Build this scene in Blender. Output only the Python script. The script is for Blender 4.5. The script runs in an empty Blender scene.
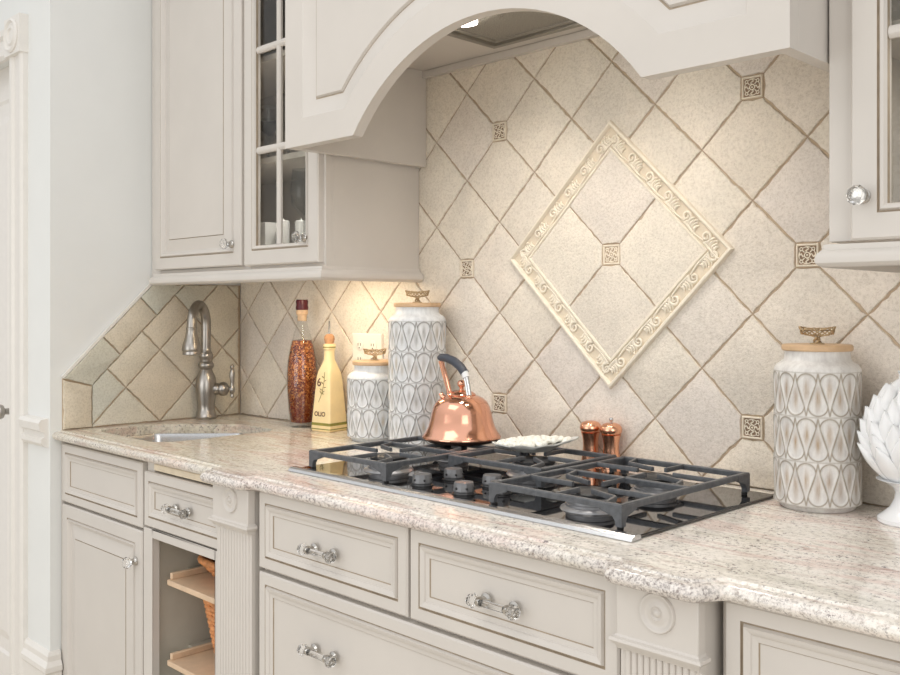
import bpy, math, random
from math import sin, cos, pi, radians, sqrt, atan2, exp
from mathutils import Vector, Matrix
from mathutils.geometry import tessellate_polygon
random.seed(7)
SC = bpy.context.scene
COL = SC.collection

# ------------------------------------------------------------------ materials
def new_mat(name):
    m = bpy.data.materials.new(name); m.use_nodes = True
    nt = m.node_tree; b = nt.nodes['Principled BSDF']
    return m, nt, b
def N(nt, t, **kw):
    n = nt.nodes.new(t)
    for k, v in kw.items(): setattr(n, k, v)
    return n
def coords(nt, scale=(1, 1, 1), loc=(0, 0, 0), rot=(0, 0, 0)):
    tc = N(nt, 'ShaderNodeTexCoord'); mp = N(nt, 'ShaderNodeMapping')
    mp.inputs['Scale'].default_value = scale; mp.inputs['Location'].default_value = loc
    mp.inputs['Rotation'].default_value = rot
    nt.links.new(tc.outputs['Object'], mp.inputs['Vector'])
    return mp.outputs['Vector']
def noise(nt, vec, scale, detail=4, rough=.55, dist=0):
    n = N(nt, 'ShaderNodeTexNoise')
    n.inputs['Scale'].default_value = scale; n.inputs['Detail'].default_value = detail
    n.inputs['Roughness'].default_value = rough; n.inputs['Distortion'].default_value = dist
    nt.links.new(vec, n.inputs['Vector'])
    return n.outputs['Fac']
def ramp(nt, fac, stops):
    r = N(nt, 'ShaderNodeValToRGB'); e = r.color_ramp.elements
    while len(e) < len(stops): e.new(.5)
    for el, (p, c) in zip(e, stops):
        el.position = p; el.color = (*c, 1) if len(c) == 3 else c
    nt.links.new(fac, r.inputs['Fac'])
    return r.outputs['Color']
def mix(nt, fac, a, b, mode='MIX'):
    n = N(nt, 'ShaderNodeMix', data_type='RGBA', blend_type=mode)
    for s, v in ((n.inputs[0], fac), (n.inputs[6], a), (n.inputs[7], b)):
        if isinstance(v, (int, float)): s.default_value = v
        elif isinstance(v, tuple): s.default_value = (*v, 1)
        else: nt.links.new(v, s)
    return n.outputs[2]
def bump(nt, b, h, strength=.3, dist=.001):
    n = N(nt, 'ShaderNodeBump'); n.inputs['Strength'].default_value = strength
    n.inputs['Distance'].default_value = dist
    nt.links.new(h, n.inputs['Height']); nt.links.new(n.outputs['Normal'], b.inputs['Normal'])
def S(r, g, b):   # sRGB 0-255 -> linear
    f = lambda c: (c / 255) / 12.92 if c <= 10 else ((c / 255 + .055) / 1.055) ** 2.4
    return (f(r), f(g), f(b))
def plain(name, col, rough=.5, metal=0, var=.06, nscale=30, bmp=0, bscale=200, **kw):
    m, nt, b = new_mat(name)
    v = coords(nt)
    f = noise(nt, v, nscale)
    lo = tuple(c * (1 - var) for c in col); hi = tuple(min(1, c * (1 + var)) for c in col)
    nt.links.new(ramp(nt, f, [(.3, lo), (.7, hi)]), b.inputs['Base Color'])
    b.inputs['Roughness'].default_value = rough; b.inputs['Metallic'].default_value = metal
    for k, x in kw.items(): b.inputs[k].default_value = x
    if bmp: bump(nt, b, noise(nt, v, bscale, 3), bmp, .0006)
    return m

CAB = plain('cabinet_paint', S(206, 200, 193), .42, var=.025, nscale=6, bmp=.05, bscale=300)
GLAZE = plain('cabinet_glaze', S(158, 143, 124), .5, var=.15, nscale=40)
WALLP = plain('wall_paint', S(228, 229, 227), .7, var=.02, nscale=4, bmp=.12, bscale=260)
TRIMW = plain('trim_white', S(228, 224, 218), .35, var=.02)
DOORW = plain('door_white', S(233, 229, 224), .35, var=.02)
FLOOR = plain('floor_tile', S(206, 196, 180), .4, var=.1, nscale=8)
CABIN = plain('cabinet_interior', S(196, 191, 178), .6, var=.06, nscale=10)
IRON = plain('cast_iron', (.085, .090, .098), .34, var=.25, nscale=90, bmp=.25, bscale=700)
IRONCAP = plain('burner_cap', (.03, .03, .032), .45, var=.2, nscale=60)
BURN = plain('burner_aluminium', (.32, .32, .33), .42, metal=.7, var=.15, nscale=60)
STEEL = plain('brushed_steel', (.58, .58, .585), .25, metal=1, var=.04)
NICKEL = plain('brushed_nickel', (.40, .375, .345), .30, metal=1, var=.06, nscale=60)
CHROME = plain('satin_nickel_base', (.50, .48, .45), .18, metal=1)
COPPER = plain('copper', (.80, .42, .29), .14, metal=1, var=.06, nscale=14)
COPPERM = plain('brushed_copper', (.85, .46, .30), .24, metal=1, var=.06, nscale=30)
DKCOP = plain('dark_copper_rim', (.10, .06, .05), .35, metal=.6)
RUBBER = plain('grip_rubber', (.045, .052, .07), .42, var=.1)
KNOBM = plain('knob_graphite', (.16, .16, .165), .35, metal=.4, var=.1)
BLACKP = plain('black_plastic', (.012, .012, .012), .4)
WOOD = plain('maple_tray', S(214, 186, 156), .45, var=.10, nscale=22)
LIDW = plain('lid_wood', S(205, 172, 135), .5, var=.12, nscale=40)
CORK = plain('cork', S(196, 148, 108), .7, var=.2, nscale=120, bmp=.4, bscale=300)
PALECORK = plain('pale_cork', S(222, 190, 155), .6, var=.12, nscale=100)
WAX = plain('burgundy_wax', S(88, 22, 34), .3, var=.15)
KNOBW = plain('bronze_wire', S(182, 158, 122), .4, metal=.55, var=.2, nscale=90)
WICK = plain('wicker', S(206, 140, 88), .55, var=.3, nscale=70, bmp=.3, bscale=300)
PORC = plain('white_porcelain', S(236, 237, 238), .2, var=.02)
PLASTW = plain('outlet_plastic', S(236, 230, 218), .35, var=.01)
SLOT = plain('outlet_slot', S(70, 62, 52), .5)
OLIOM = plain('cream_glaze', S(240, 219, 170), .28, var=.06, nscale=25)
OLIOG = plain('olive_band', S(140, 136, 60), .3, var=.2, nscale=60)
INK = plain('brown_ink', S(92, 56, 44), .5)
INKG = plain('olive_ink', S(116, 104, 52), .5, var=.25, nscale=80)
FOODW = plain('white_ruffle_ceramic', S(240, 238, 228), .4, var=.05, nscale=60)
GREYW = plain('dish_grey_white', S(205, 205, 200), .35, var=.05)
BOARD = plain('cutting_board', S(228, 214, 190), .5, var=.06, nscale=30)

def glass_mat(name, tint=(1, 1, 1), rough=0.0, ior=1.5, bmp=0, bscale=60, gloss=1.0):
    # thin pane: sees straight through and reflects by fresnel
    m, nt, b = new_mat(name); nt.nodes.remove(b)
    out = [n for n in nt.nodes if n.type == 'OUTPUT_MATERIAL'][0]
    t = N(nt, 'ShaderNodeBsdfTransparent'); t.inputs['Color'].default_value = (*tint, 1)
    g = N(nt, 'ShaderNodeBsdfGlossy'); g.inputs['Roughness'].default_value = rough
    fr = N(nt, 'ShaderNodeFresnel'); fr.inputs['IOR'].default_value = ior
    mx = N(nt, 'ShaderNodeMixShader')
    if bmp:
        bn = N(nt, 'ShaderNodeBump'); bn.inputs['Strength'].default_value = bmp; bn.inputs['Distance'].default_value = .002
        nt.links.new(noise(nt, coords(nt), bscale, 3), bn.inputs['Height'])
        nt.links.new(bn.outputs['Normal'], g.inputs['Normal']); nt.links.new(bn.outputs['Normal'], fr.inputs['Normal'])
    ge = N(nt, 'ShaderNodeNewGeometry'); inv = N(nt, 'ShaderNodeMath', operation='SUBTRACT'); inv.inputs[0].default_value = 1
    nt.links.new(ge.outputs['Backfacing'], inv.inputs[1])
    mu = N(nt, 'ShaderNodeMath', operation='MULTIPLY'); nt.links.new(fr.outputs['Fac'], mu.inputs[0]); nt.links.new(inv.outputs[0], mu.inputs[1])
    nt.links.new(mu.outputs[0], mx.inputs['Fac'])
    nt.links.new(t.outputs['BSDF'], mx.inputs[1]); nt.links.new(g.outputs['BSDF'], mx.inputs[2])
    nt.links.new(mx.outputs['Shader'], out.inputs['Surface'])
    return m
PANE = glass_mat('seeded_glass', (.93, .93, .91), .05, 1.5, .5, 70)
CLEAR = glass_mat('clear_bottle_glass', (.95, .95, .94), .02, 1.45)
GOBLET = glass_mat('drinking_glass', (.90, .91, .91), .02, 1.6)
def crystal_mat():
    m, nt, b = new_mat('crystal')
    b.inputs['Base Color'].default_value = (1, 1, 1, 1)
    b.inputs['Roughness'].default_value = .02; b.inputs['IOR'].default_value = 1.5
    b.inputs['Transmission Weight'].default_value = 1
    return m
CRYSTAL = crystal_mat()

def tile_mat(name, cols, bstr=.8):
    m, nt, b = new_mat(name)
    v = coords(nt)
    at = N(nt, 'ShaderNodeAttribute', attribute_name='tone')
    base = ramp(nt, at.outputs['Fac'], [(i / (len(cols) - 1), c) for i, c in enumerate(cols)])
    f1 = noise(nt, v, 7, 5, .6, .4); f2 = noise(nt, v, 190, 4, .8)
    c1 = ramp(nt, f1, [(.3, (.90, .90, .90)), (.7, (1.06, 1.05, 1.04))])
    c2 = ramp(nt, f2, [(.36, (.84, .82, .79)), (.5, (1, 1, 1)), (.66, (1.07, 1.07, 1.07))])
    c = mix(nt, 1, mix(nt, 1, base, c1, 'MULTIPLY'), c2, 'MULTIPLY')
    nt.links.new(c, b.inputs['Base Color']); b.inputs['Roughness'].default_value = .48
    mh = N(nt, 'ShaderNodeMath', operation='ADD')
    nt.links.new(f2, mh.inputs[0]); nt.links.new(noise(nt, v, 160, 4, .7), mh.inputs[1])
    bump(nt, b, mh.outputs[0], bstr, .0022)
    return m
TILE = tile_mat('travertine_tile', [S(230, 221, 208), S(236, 227, 212), S(240, 231, 216), S(232, 223, 214), S(238, 228, 212)])
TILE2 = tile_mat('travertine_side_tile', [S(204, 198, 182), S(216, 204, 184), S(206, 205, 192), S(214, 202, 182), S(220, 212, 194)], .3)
GROUT = plain('grout', S(186, 166, 142), .85, var=.1, nscale=60, bmp=.3, bscale=400)
RELIEF = plain('relief_cream', S(238, 228, 210), .5, var=.05, nscale=60, bmp=.2, bscale=400)
RELBED = plain('relief_bed', S(222, 208, 186), .55, var=.08, nscale=70)
ACCBED = plain('accent_bed', S(140, 116, 92), .6, var=.2, nscale=200)

def granite_mat():
    m, nt, b = new_mat('granite')
    v = coords(nt); vs = coords(nt, (.9, 4.2, 4.2), rot=(0, 0, radians(-9)))
    big = noise(nt, vs, 3.2, 6, .62, .9)
    c = ramp(nt, big, [(.26, S(206, 201, 188)), (.40, S(230, 224, 213)), (.50, S(240, 234, 225)), (.60, S(228, 209, 199)), (.72, S(240, 234, 225))])
    fine = noise(nt, v, 95, 4, .7)
    c = mix(nt, 1, c, ramp(nt, fine, [(.30, (.62, .58, .54)), (.48, (1, 1, 1)), (.72, (1.12, 1.12, 1.12))]), 'MULTIPLY')
    # the slab turns more olive grey toward the sink end
    sxx = N(nt, 'ShaderNodeSeparateXYZ'); nt.links.new(v, sxx.inputs[0])
    ol = N(nt, 'ShaderNodeMath', operation='MULTIPLY_ADD'); nt.links.new(noise(nt, v, 3, 3, .6), ol.inputs[0]); ol.inputs[1].default_value = .7; nt.links.new(sxx.outputs[0], ol.inputs[2])
    mo = N(nt, 'ShaderNodeMapRange'); nt.links.new(ol.outputs[0], mo.inputs[0])
    mo.inputs[1].default_value = -.05; mo.inputs[2].default_value = -.75; mo.inputs[3].default_value = 0; mo.inputs[4].default_value = .85
    c = mix(nt, mo.outputs[0], c, mix(nt, 1, c, (.80, .78, .70), 'MULTIPLY'))
    # reddish threads running along the slab
    vein = noise(nt, coords(nt, (1.3, 9, 9), rot=(0, 0, radians(-9))), 4.5, 7, .7, .6)
    c = mix(nt, ramp(nt, vein, [(.57, (0, 0, 0)), (.67, (.62, .62, .62))]), c, S(168, 128, 114))
    # dark mica specks, gathered in bands
    spc = ramp(nt, noise(nt, v, 150, 3, .8), [(.56, (0, 0, 0)), (.64, (1, 1, 1))])
    band = ramp(nt, noise(nt, v, 13, 4, .65, .5), [(.36, (.2, .2, .2)), (.58, (1, 1, 1))])
    c = mix(nt, mix(nt, 1, spc, band, 'MULTIPLY'), c, S(98, 88, 88))
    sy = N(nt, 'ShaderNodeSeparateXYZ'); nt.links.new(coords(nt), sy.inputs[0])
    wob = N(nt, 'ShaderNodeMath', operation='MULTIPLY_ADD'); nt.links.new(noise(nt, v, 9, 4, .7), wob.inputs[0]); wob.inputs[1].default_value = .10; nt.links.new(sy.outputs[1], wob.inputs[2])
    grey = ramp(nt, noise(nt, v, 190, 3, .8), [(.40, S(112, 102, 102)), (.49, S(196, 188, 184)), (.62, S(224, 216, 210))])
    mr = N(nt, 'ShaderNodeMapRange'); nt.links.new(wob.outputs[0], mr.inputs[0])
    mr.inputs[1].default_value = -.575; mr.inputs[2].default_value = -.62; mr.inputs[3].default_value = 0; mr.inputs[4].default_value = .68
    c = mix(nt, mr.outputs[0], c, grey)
    c = mix(nt, ramp(nt, noise(nt, v, 210, 3, .8), [(.60, (0, 0, 0)), (.68, (.5, .5, .5))]), c, S(236, 232, 226))
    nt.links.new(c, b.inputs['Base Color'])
    b.inputs['Roughness'].default_value = .13; b.inputs['Specular IOR Level'].default_value = .55
    return m
GRANITE = granite_mat()
def cooktop_glass():
    m, nt, b = new_mat('black_ceramic_glass')
    f = noise(nt, coords(nt), 300, 2)
    nt.links.new(ramp(nt, f, [(.4, (.006, .006, .007)), (.8, (.012, .012, .013))]), b.inputs['Base Color'])
    b.inputs['Roughness'].default_value = .04; b.inputs['Specular IOR Level'].default_value = .9
    return m
CERAM = cooktop_glass()
def chilli_mat():
    m, nt, b = new_mat('chilli_flakes_in_oil')
    v = coords(nt)
    vo = N(nt, 'ShaderNodeTexVoronoi'); vo.inputs['Scale'].default_value = 250
    nt.links.new(v, vo.inputs['Vector'])
    sx = N(nt, 'ShaderNodeSeparateXYZ'); nt.links.new(vo.outputs['Color'], sx.inputs[0])
    c = ramp(nt, sx.outputs[0], [(.0, S(74, 28, 14)), (.4, S(128, 58, 22)), (.75, S(178, 98, 40)), (1, S(222, 158, 84))])
    sz = N(nt, 'ShaderNodeSeparateXYZ'); nt.links.new(v, sz.inputs[0])
    # oil settles red at the bottom
    f = ramp(nt, sz.outputs[2], [(.05, (1, 1, 1)), (.19, (0, 0, 0))])
    c = mix(nt, f, c, mix(nt, .75, c, S(84, 16, 8)))
    nt.links.new(c, b.inputs['Base Color']); b.inputs['Roughness'].default_value = .25
    b.inputs['Coat Weight'].default_value = .4
    return m
CHILLI = chilli_mat()
def canister_mat(name, white, line, streak, tint, lo):
    m, nt, b = new_mat(name)
    v = coords(nt)
    a = N(nt, 'ShaderNodeAttribute', attribute_name='line'); s = N(nt, 'ShaderNodeAttribute', attribute_name='streak')
    w = ramp(nt, noise(nt, coords(nt, (1, 1, .35)), 60, 5, .7), [(.3, lo), (.62, white)])
    br = noise(nt, coords(nt, (1, 1, .12)), 260, 4, .7)
    sm = N(nt, 'ShaderNodeMath', operation='MULTIPLY'); nt.links.new(s.outputs['Fac'], sm.inputs[0])
    brr = ramp(nt, br, [(.3, (.35, .35, .35)), (.65, (1, 1, 1))]); nt.links.new(brr, sm.inputs[1])
    sc = ramp(nt, noise(nt, v, 9, 2), [(.42, streak), (.62, tint)])
    c = mix(nt, sm.outputs[0], w, sc)
    c = mix(nt, a.outputs['Fac'], c, line)
    nt.links.new(c, b.inputs['Base Color']); b.inputs['Roughness'].default_value = .42
    return m
CANW = canister_mat('canister_glaze_grey', S(228, 230, 231), S(128, 126, 122), S(150, 148, 144), S(176, 160, 132), S(200, 202, 204))
CANB = canister_mat('canister_glaze_brown', S(226, 224, 220), S(146, 134, 116), S(164, 136, 100), S(150, 124, 96), S(198, 194, 190))
def emit(name, col, strength):
    m, nt, b = new_mat(name)
    b.inputs['Base Color'].default_value = (.9, .9, .88, 1)
    b.inputs['Emission Color'].default_value = (*col, 1); b.inputs['Emission Strength'].default_value = strength
    return m
LAMP = emit('lamp_lens', (1, .93, .82), 14)
LAMP2 = emit('light_bar_lens', (1, .86, .66), 6)

# ------------------------------------------------------------------ mesh helpers
class MB:
    def __init__(s): s.v = []; s.f = []; s.m = []; s.attr = {}
    def add(s, vs, fs, mat=0):
        o = len(s.v); s.v += [tuple(p) for p in vs]
        for f in fs: s.f.append([o + i for i in f]); s.m.append(mat)
        return o
    def box(s, x0, x1, y0, y1, z0, z1, mat=0):
        v = [(x, y, z) for z in (z0, z1) for y in (y0, y1) for x in (x0, x1)]
        s.add(v, [(0, 2, 3, 1), (4, 5, 7, 6), (0, 1, 5, 4), (2, 6, 7, 3), (0, 4, 6, 2), (1, 3, 7, 5)], mat)
    def loops(s, rings, mat=0, close=True, cap0=False, cap1=False, mats=None):
        n = len(rings[0]); o = len(s.v)
        for r in rings: s.v += [tuple(p) for p in r]
        for i in range(len(rings) - 1):
            mm = mats[i] if mats else mat
            for j in range(n if close else n - 1):
                k = (j + 1) % n
                s.f.append([o + i * n + j, o + i * n + k, o + (i + 1) * n + k, o + (i + 1) * n + j]); s.m.append(mm)
        if cap0: s.f.append([o + j for j in range(n)][::-1]); s.m.append(mats[0] if mats else mat)
        if cap1: s.f.append([o + (len(rings) - 1) * n + j for j in range(n)]); s.m.append(mats[-1] if mats else mat)
    def lathe(s, prof, c=(0, 0, 0), seg=40, mat=0, mats=None, axis='Z', cap=True):
        rings = []
        for r, z in prof:
            ring = []
            for j in range(seg):
                a = 2 * pi * j / seg; p = (r * cos(a), r * sin(a), z)
                if axis == 'Y': p = (p[0], -p[2], p[1])     # local z grows toward -Y
                ring.append((c[0] + p[0], c[1] + p[1], c[2] + p[2]))
            rings.append(ring)
        s.loops(rings, mat, True, cap and prof[0][0] > 1e-5, cap and prof[-1][0] > 1e-5, mats)
    def tube(s, pts, rad, seg=8, closed=False, mat=0, cap=True, flat=1.0):
        pts = [Vector(p) for p in pts]; n = len(pts)
        R = rad if isinstance(rad, (list, tuple)) else [rad] * n
        up = None; rings = []
        for i, p in enumerate(pts):
            a = pts[i - 1] if (i > 0 or closed) else p
            b = pts[(i + 1) % n] if (i < n - 1 or closed) else p
            t = (b - a)
            t = t.normalized() if t.length > 1e-9 else Vector((0, 0, 1))
            if up is None: up = t.orthogonal().normalized()
            up = (up - t * up.dot(t))
            up = up.normalized() if up.length > 1e-6 else t.orthogonal().normalized()
            w = t.cross(up)
            rings.append([p + (up * cos(2 * pi * k / seg) + w * sin(2 * pi * k / seg) * flat) * R[i] for k in range(seg)])
        if closed: rings.append(rings[0])
        s.loops(rings, mat, True, cap and not closed, cap and not closed)
    def prism(s, poly, y0, y1, plane='XZ', mat=0):
        def P(u, v, d): return {'XZ': (u, d, v), 'XY': (u, v, d), 'YZ': (d, u, v)}[plane]
        n = len(poly)
        s.add([P(u, v, y0) for u, v in poly] + [P(u, v, y1) for u, v in poly],
              [list(range(n))[::-1], [n + i for i in range(n)]] + [[i, (i + 1) % n, n + (i + 1) % n, n + i] for i in range(n)], mat)
    def ball(s, c, r, seg=16, rings=10, sc=(1, 1, 1), mat=0):
        prof = []
        R = []
        for i in range(rings + 1):
            a = -pi / 2 + pi * i / rings
            rr = max(cos(a), 1e-4) * r; z = sin(a) * r
            R.append([(c[0] + rr * cos(2 * pi * j / seg) * sc[0], c[1] + rr * sin(2 * pi * j / seg) * sc[1], c[2] + z * sc[2]) for j in range(seg)])
        s.loops(R, mat)
    def rect_rings(s, x0, x1, z0, z1, y, steps, mat=0, fill=True, back=True, mats=None):
        """concentric rectangles facing -Y: steps = (inset, height toward the viewer)"""
        rings = []
        for ins, h in steps:
            rings.append([(x0 + ins, y - h, z0 + ins), (x1 - ins, y - h, z0 + ins), (x1 - ins, y - h, z1 - ins), (x0 + ins, y - h, z1 - ins)])
        s.loops(rings, mat, True, back, fill, mats)
    def build(s, name, mat, parent=None, smooth=35, bevel=0, seg=2, loc=None, rotz=0):
        me = bpy.data.meshes.new(name); me.from_pydata(s.v, [], s.f)
        for m in (mat if isinstance(mat, (list, tuple)) else [mat]): me.materials.append(m)
        me.polygons.foreach_set('material_index', s.m)
        for k, vals in s.attr.items():
            a = me.attributes.new(k, 'FLOAT', 'POINT'); a.data.foreach_set('value', vals)
        import bmesh
        bm = bmesh.new(); bm.from_mesh(me)
        bmesh.ops.remove_doubles(bm, verts=bm.verts, dist=1e-6)
        bmesh.ops.recalc_face_normals(bm, faces=bm.faces)
        bm.to_mesh(me); bm.free()
        if smooth:
            me.polygons.foreach_set('use_smooth', [True] * len(me.polygons))
            me.set_sharp_from_angle(angle=radians(smooth))
        o = bpy.data.objects.new(name, me); COL.objects.link(o)
        if parent: o.parent = parent
        if loc: o.location = loc
        if rotz: o.rotation_euler.z = rotz
        if bevel:
            b = o.modifiers.new('bevel', 'BEVEL'); b.width = bevel; b.segments = seg
            b.limit_method = 'ANGLE'; b.angle_limit = radians(40); b.harden_normals = False
        return o
def tag(o, label, cat, group=None):
    o['label'] = label; o['category'] = cat
    if group: o['group'] = group
    return o
def thing(name, label, cat, loc=(0, 0, 0), rotz=0, group=None):
    o = bpy.data.objects.new(name, None); COL.objects.link(o)
    o.location = loc; o.rotation_euler.z = rotz; o.empty_display_size = .05
    return tag(o, label, cat, group)
def struct(o): o['kind'] = 'structure'; return o
def kids(o): return [c for c in bpy.data.objects if c.parent == o]
def dup(o, parent=None, loc=None, label=None, rotz=None):
    c = o.copy(); COL.objects.link(c)
    if parent: c.parent = parent
    if loc is not None: c.location = loc
    if rotz is not None: c.rotation_euler.z = rotz
    if label: c['label'] = label
    for k in kids(o): dup(k, c)
    return c
def bx(name, mat, parent, *b, bevel=.0015):
    m = MB(); m.box(*b); return m.build(name, mat, parent, bevel=bevel)

# ------------------------------------------------------------------ key measures
ZT = .916          # counter top
XW = -1.555        # left wall plane
H_ = .1155         # half diagonal of a wall tile
ZM = 1.3855

# ------------------------------------------------------------------ setting
m = MB(); m.box(-1.675, 2.2, .0065, .13, 0, 2.6); struct(m.build('wall_back', WALLP))
m = MB(); m.box(-1.675, XW, -.65, .004, 0, 2.6); struct(m.build('wall_left', WALLP))
m = MB(); m.box(-1.838, -1.675, -.65, -.53, 0, 2.6); m.box(-2.75, -1.838, -.65, -.53, 2.09, 2.6); m.box(-3.2, -2.75, -.65, -.53, 0, 2.6)
struct(m.build('wall_far_left', WALLP))
m = MB(); m.box(-3.2, 2.2, -4.2, .13, -.05, 0); struct(m.build('floor', FLOOR))
# door and its casing
m = MB(); m.rect_rings(-2.75, -1.838, .004, 2.09, -.60, [(0, -.04), (0, 0), (.11, 0), (.12, -.006), (.16, -.006), (.19, .002)])
d = struct(m.build('door_1', DOORW, smooth=0))
m = MB(); m.lathe([(0, .0), (.028, 0), (.028, .006), (.012, .012), (.010, .045), (.022, .052), (.026, .065), (.02, .078), (0, .082)], (-1.928, -.60, .945), 24, axis='Y')
m.build('door_knob', NICKEL, d)
m = MB()
prof = [(-1.722, 0), (-1.722, .014), (-1.732, .020), (-1.745, .020), (-1.752, .013), (-1.80, .011), (-1.808, .018), (-1.825, .018), (-1.838, .008), (-1.838, 0)]
m.loops([[(x, -.65 - h, 0.0) for x, h in prof], [(x, -.65 - h, 2.07) for x, h in prof]], 0, True, True, True)
struct(m.build('trim_1', TRIMW, smooth=20))
m = MB(); m.box(-1.842, -1.718, -.678, -.65, 2.07, 2.187)
m.lathe([(.052, .026), (.052, .032), (.046, .036), (.040, .030), (.032, .030), (.028, .035), (.022, .035), (.018, .030), (0, .034)], (-1.780, -.65, 2.1285), 32, axis='Y')
struct(m.build('trim_2', TRIMW, smooth=30))
m = MB()
prof = [(2.075, 0), (2.075, .012), (2.085, .020), (2.10, .020), (2.108, .011), (2.14, .010), (2.148, .02), (2.166, .022), (2.172, .01), (2.172, 0)]
m.loops([[(x, -.65 - h, z) for z, h in prof] for x in (-2.75, -1.842)], 0, True, True, True); struct(m.build('trim_3', TRIMW, smooth=20))
m = MB()   # chair rail
prof = [(.866, 0), (.868, .010), (.880, .022), (.892, .022), (.897, .013), (.912, .013), (.918, .026), (.940, .030), (.950, .022), (.953, 0)]
m.loops([[(x, -.65 - h, z) for z, h in prof] for x in (-1.722, -1.565)], 0, True, True, True); struct(m.build('trim_4', TRIMW, smooth=30))
m = MB()   # baseboard wraps the outside corner
prof = [(0, 0), (0, .016), (.20, .016), (.208, .022), (.222, .022), (.236, .012), (.252, .012), (.262, .006), (.264, 0)]
m.loops([[(-1.722, -.65 - h, z) for z, h in prof], [(XW + h, -.65 - h, z) for z, h in prof], [(XW + h, -.622, z) for z, h in prof]], 0, True, True, True)
struct(m.build('baseboard_left', TRIMW, smooth=25))

# ------------------------------------------------------------------ tiles
def clip(poly, a, b, c):
    """keep a*u+b*v<=c"""
    out = []
    for i in range(len(poly)):
        p, q = poly[i - 1], poly[i]
        dp = a * p[0] + b * p[1] - c; dq = a * q[0] + b * q[1] - c
        if (dp <= 0) != (dq <= 0):
            t = dp / (dp - dq); out.append((p[0] + (q[0] - p[0]) * t, p[1] + (q[1] - p[1]) * t))
        if dq <= 0: out.append(q)
    return out
def area(p): return .5 * sum(p[i - 1][0] * p[i][1] - p[i][0] * p[i - 1][1] for i in range(len(p)))
RT = random.Random(3)
def put_tile(mb, poly, P, h=.0065, jit=.0012, ch=.0018):
    """one tile with softly chipped edges; P maps (u, v, height) to space"""
    if len(poly) < 3 or abs(area(poly)) < 6e-5: return
    if area(poly) < 0: poly = poly[::-1]
    cu = sum(p[0] for p in poly) / len(poly); cv = sum(p[1] for p in poly) / len(poly)
    pts = []
    for i in range(len(poly)):
        p, q = poly[i], poly[(i + 1) % len(poly)]
        L = math.hypot(q[0] - p[0], q[1] - p[1]); n = max(1, int(L / .011))
        for k in range(n):
            t = k / n; j = RT.gauss(0, jit) if 0 < k else 0
            nx, ny = (q[1] - p[1]) / max(L, 1e-9), -(q[0] - p[0]) / max(L, 1e-9)
            pts.append((p[0] + (q[0] - p[0]) * t - nx * abs(j), p[1] + (q[1] - p[1]) * t - ny * abs(j)))
    def inset(d):
        o = []
        for u, v in pts:
            r = math.hypot(u - cu, v - cv); k = max(0, 1 - d / max(r, 1e-6) * 1.25); o.append((cu + (u - cu) * k, cv + (v - cv) * k))
        return o
    tone = RT.random(); n0 = len(mb.v)
    mb.loops([[P(u, v, 0) for u, v in pts], [P(u, v, h * .65) for u, v in pts], [P(u, v, h * .95) for u, v in inset(ch * .5)], [P(u, v, h) for u, v in inset(ch)]], 0, True, False, True)
    mb.attr.setdefault('tone', []); mb.attr['tone'] += [tone] * (len(mb.v) - n0)
def cell(cx, cz, d): return [(cx, cz - d), (cx + d, cz), (cx, cz + d), (cx - d, cz)]
GR = .0016
# back wall: y = 0 is the tile face, grout sits behind it
PB = lambda u, v, h: (u, .0035 - h, v)
m = MB(); m.box(XW + .006, 1.6, .0005, .004, ZT, 1.95)
acc = [(3, 3), (3, -3), (-3, 3), (-3, -3), (4, 0), (-4, 0)]
back = tag(m.build('tile_backsplash', GROUT, smooth=0), 'cream travertine diamond tile backsplash on the wall behind the cooktop, framing a relief medallion', 'backsplash')
m = MB()
AS = .0235
for i in range(-14, 15):
    for j in range(-6, 7):
        if (i + j) % 2 == 0: continue
        cx, cz = i * H_, ZM + j * H_
        if abs(cx) + abs(cz - 1.4045) < .15: continue
        p = cell(cx, cz, H_ - GR * 1.2)
        p = clip(p, -1, 0, -(XW + .008)); p = clip(p, 1, 0, 1.6); p = clip(p, 0, -1, -(ZT + .002)); p = clip(p, 0, 1, 1.95)
        for ai, aj in acc:
            if abs(ai - i) + abs(aj - j) == 1:
                ax, az = ai * H_, ZM + aj * H_; dx, dz = i - ai, j - aj
                p = clip(p, -dx, -dz, -(dx * ax + dz * az) - AS - GR)
        put_tile(m, p, PB) if len(p) > 2 else None
m.build('field_tiles', TILE, back, smooth=30)
# inner panel of four tiles under the medallion frame
ZF = 1.4045
m = MB(); hd = .1215
m2 = MB(); m2.prism(cell(0, ZF, .262), -.0034, .003); m2.build('medallion_bed', GROUT, back, smooth=0)
for dx, dz in ((1, 0), (-1, 0), (0, 1), (0, -1)):
    p = cell(dx * hd, ZF + dz * hd, hd - GR * 1.1)
    p = clip(p, -dx, -dz, -(dz * ZF) - AS - GR)
    put_tile(m, p, lambda u, v, h: (u, -.0026 - h * .6, v))
m.build('medallion_tiles', TILE, back, smooth=30)
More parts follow.
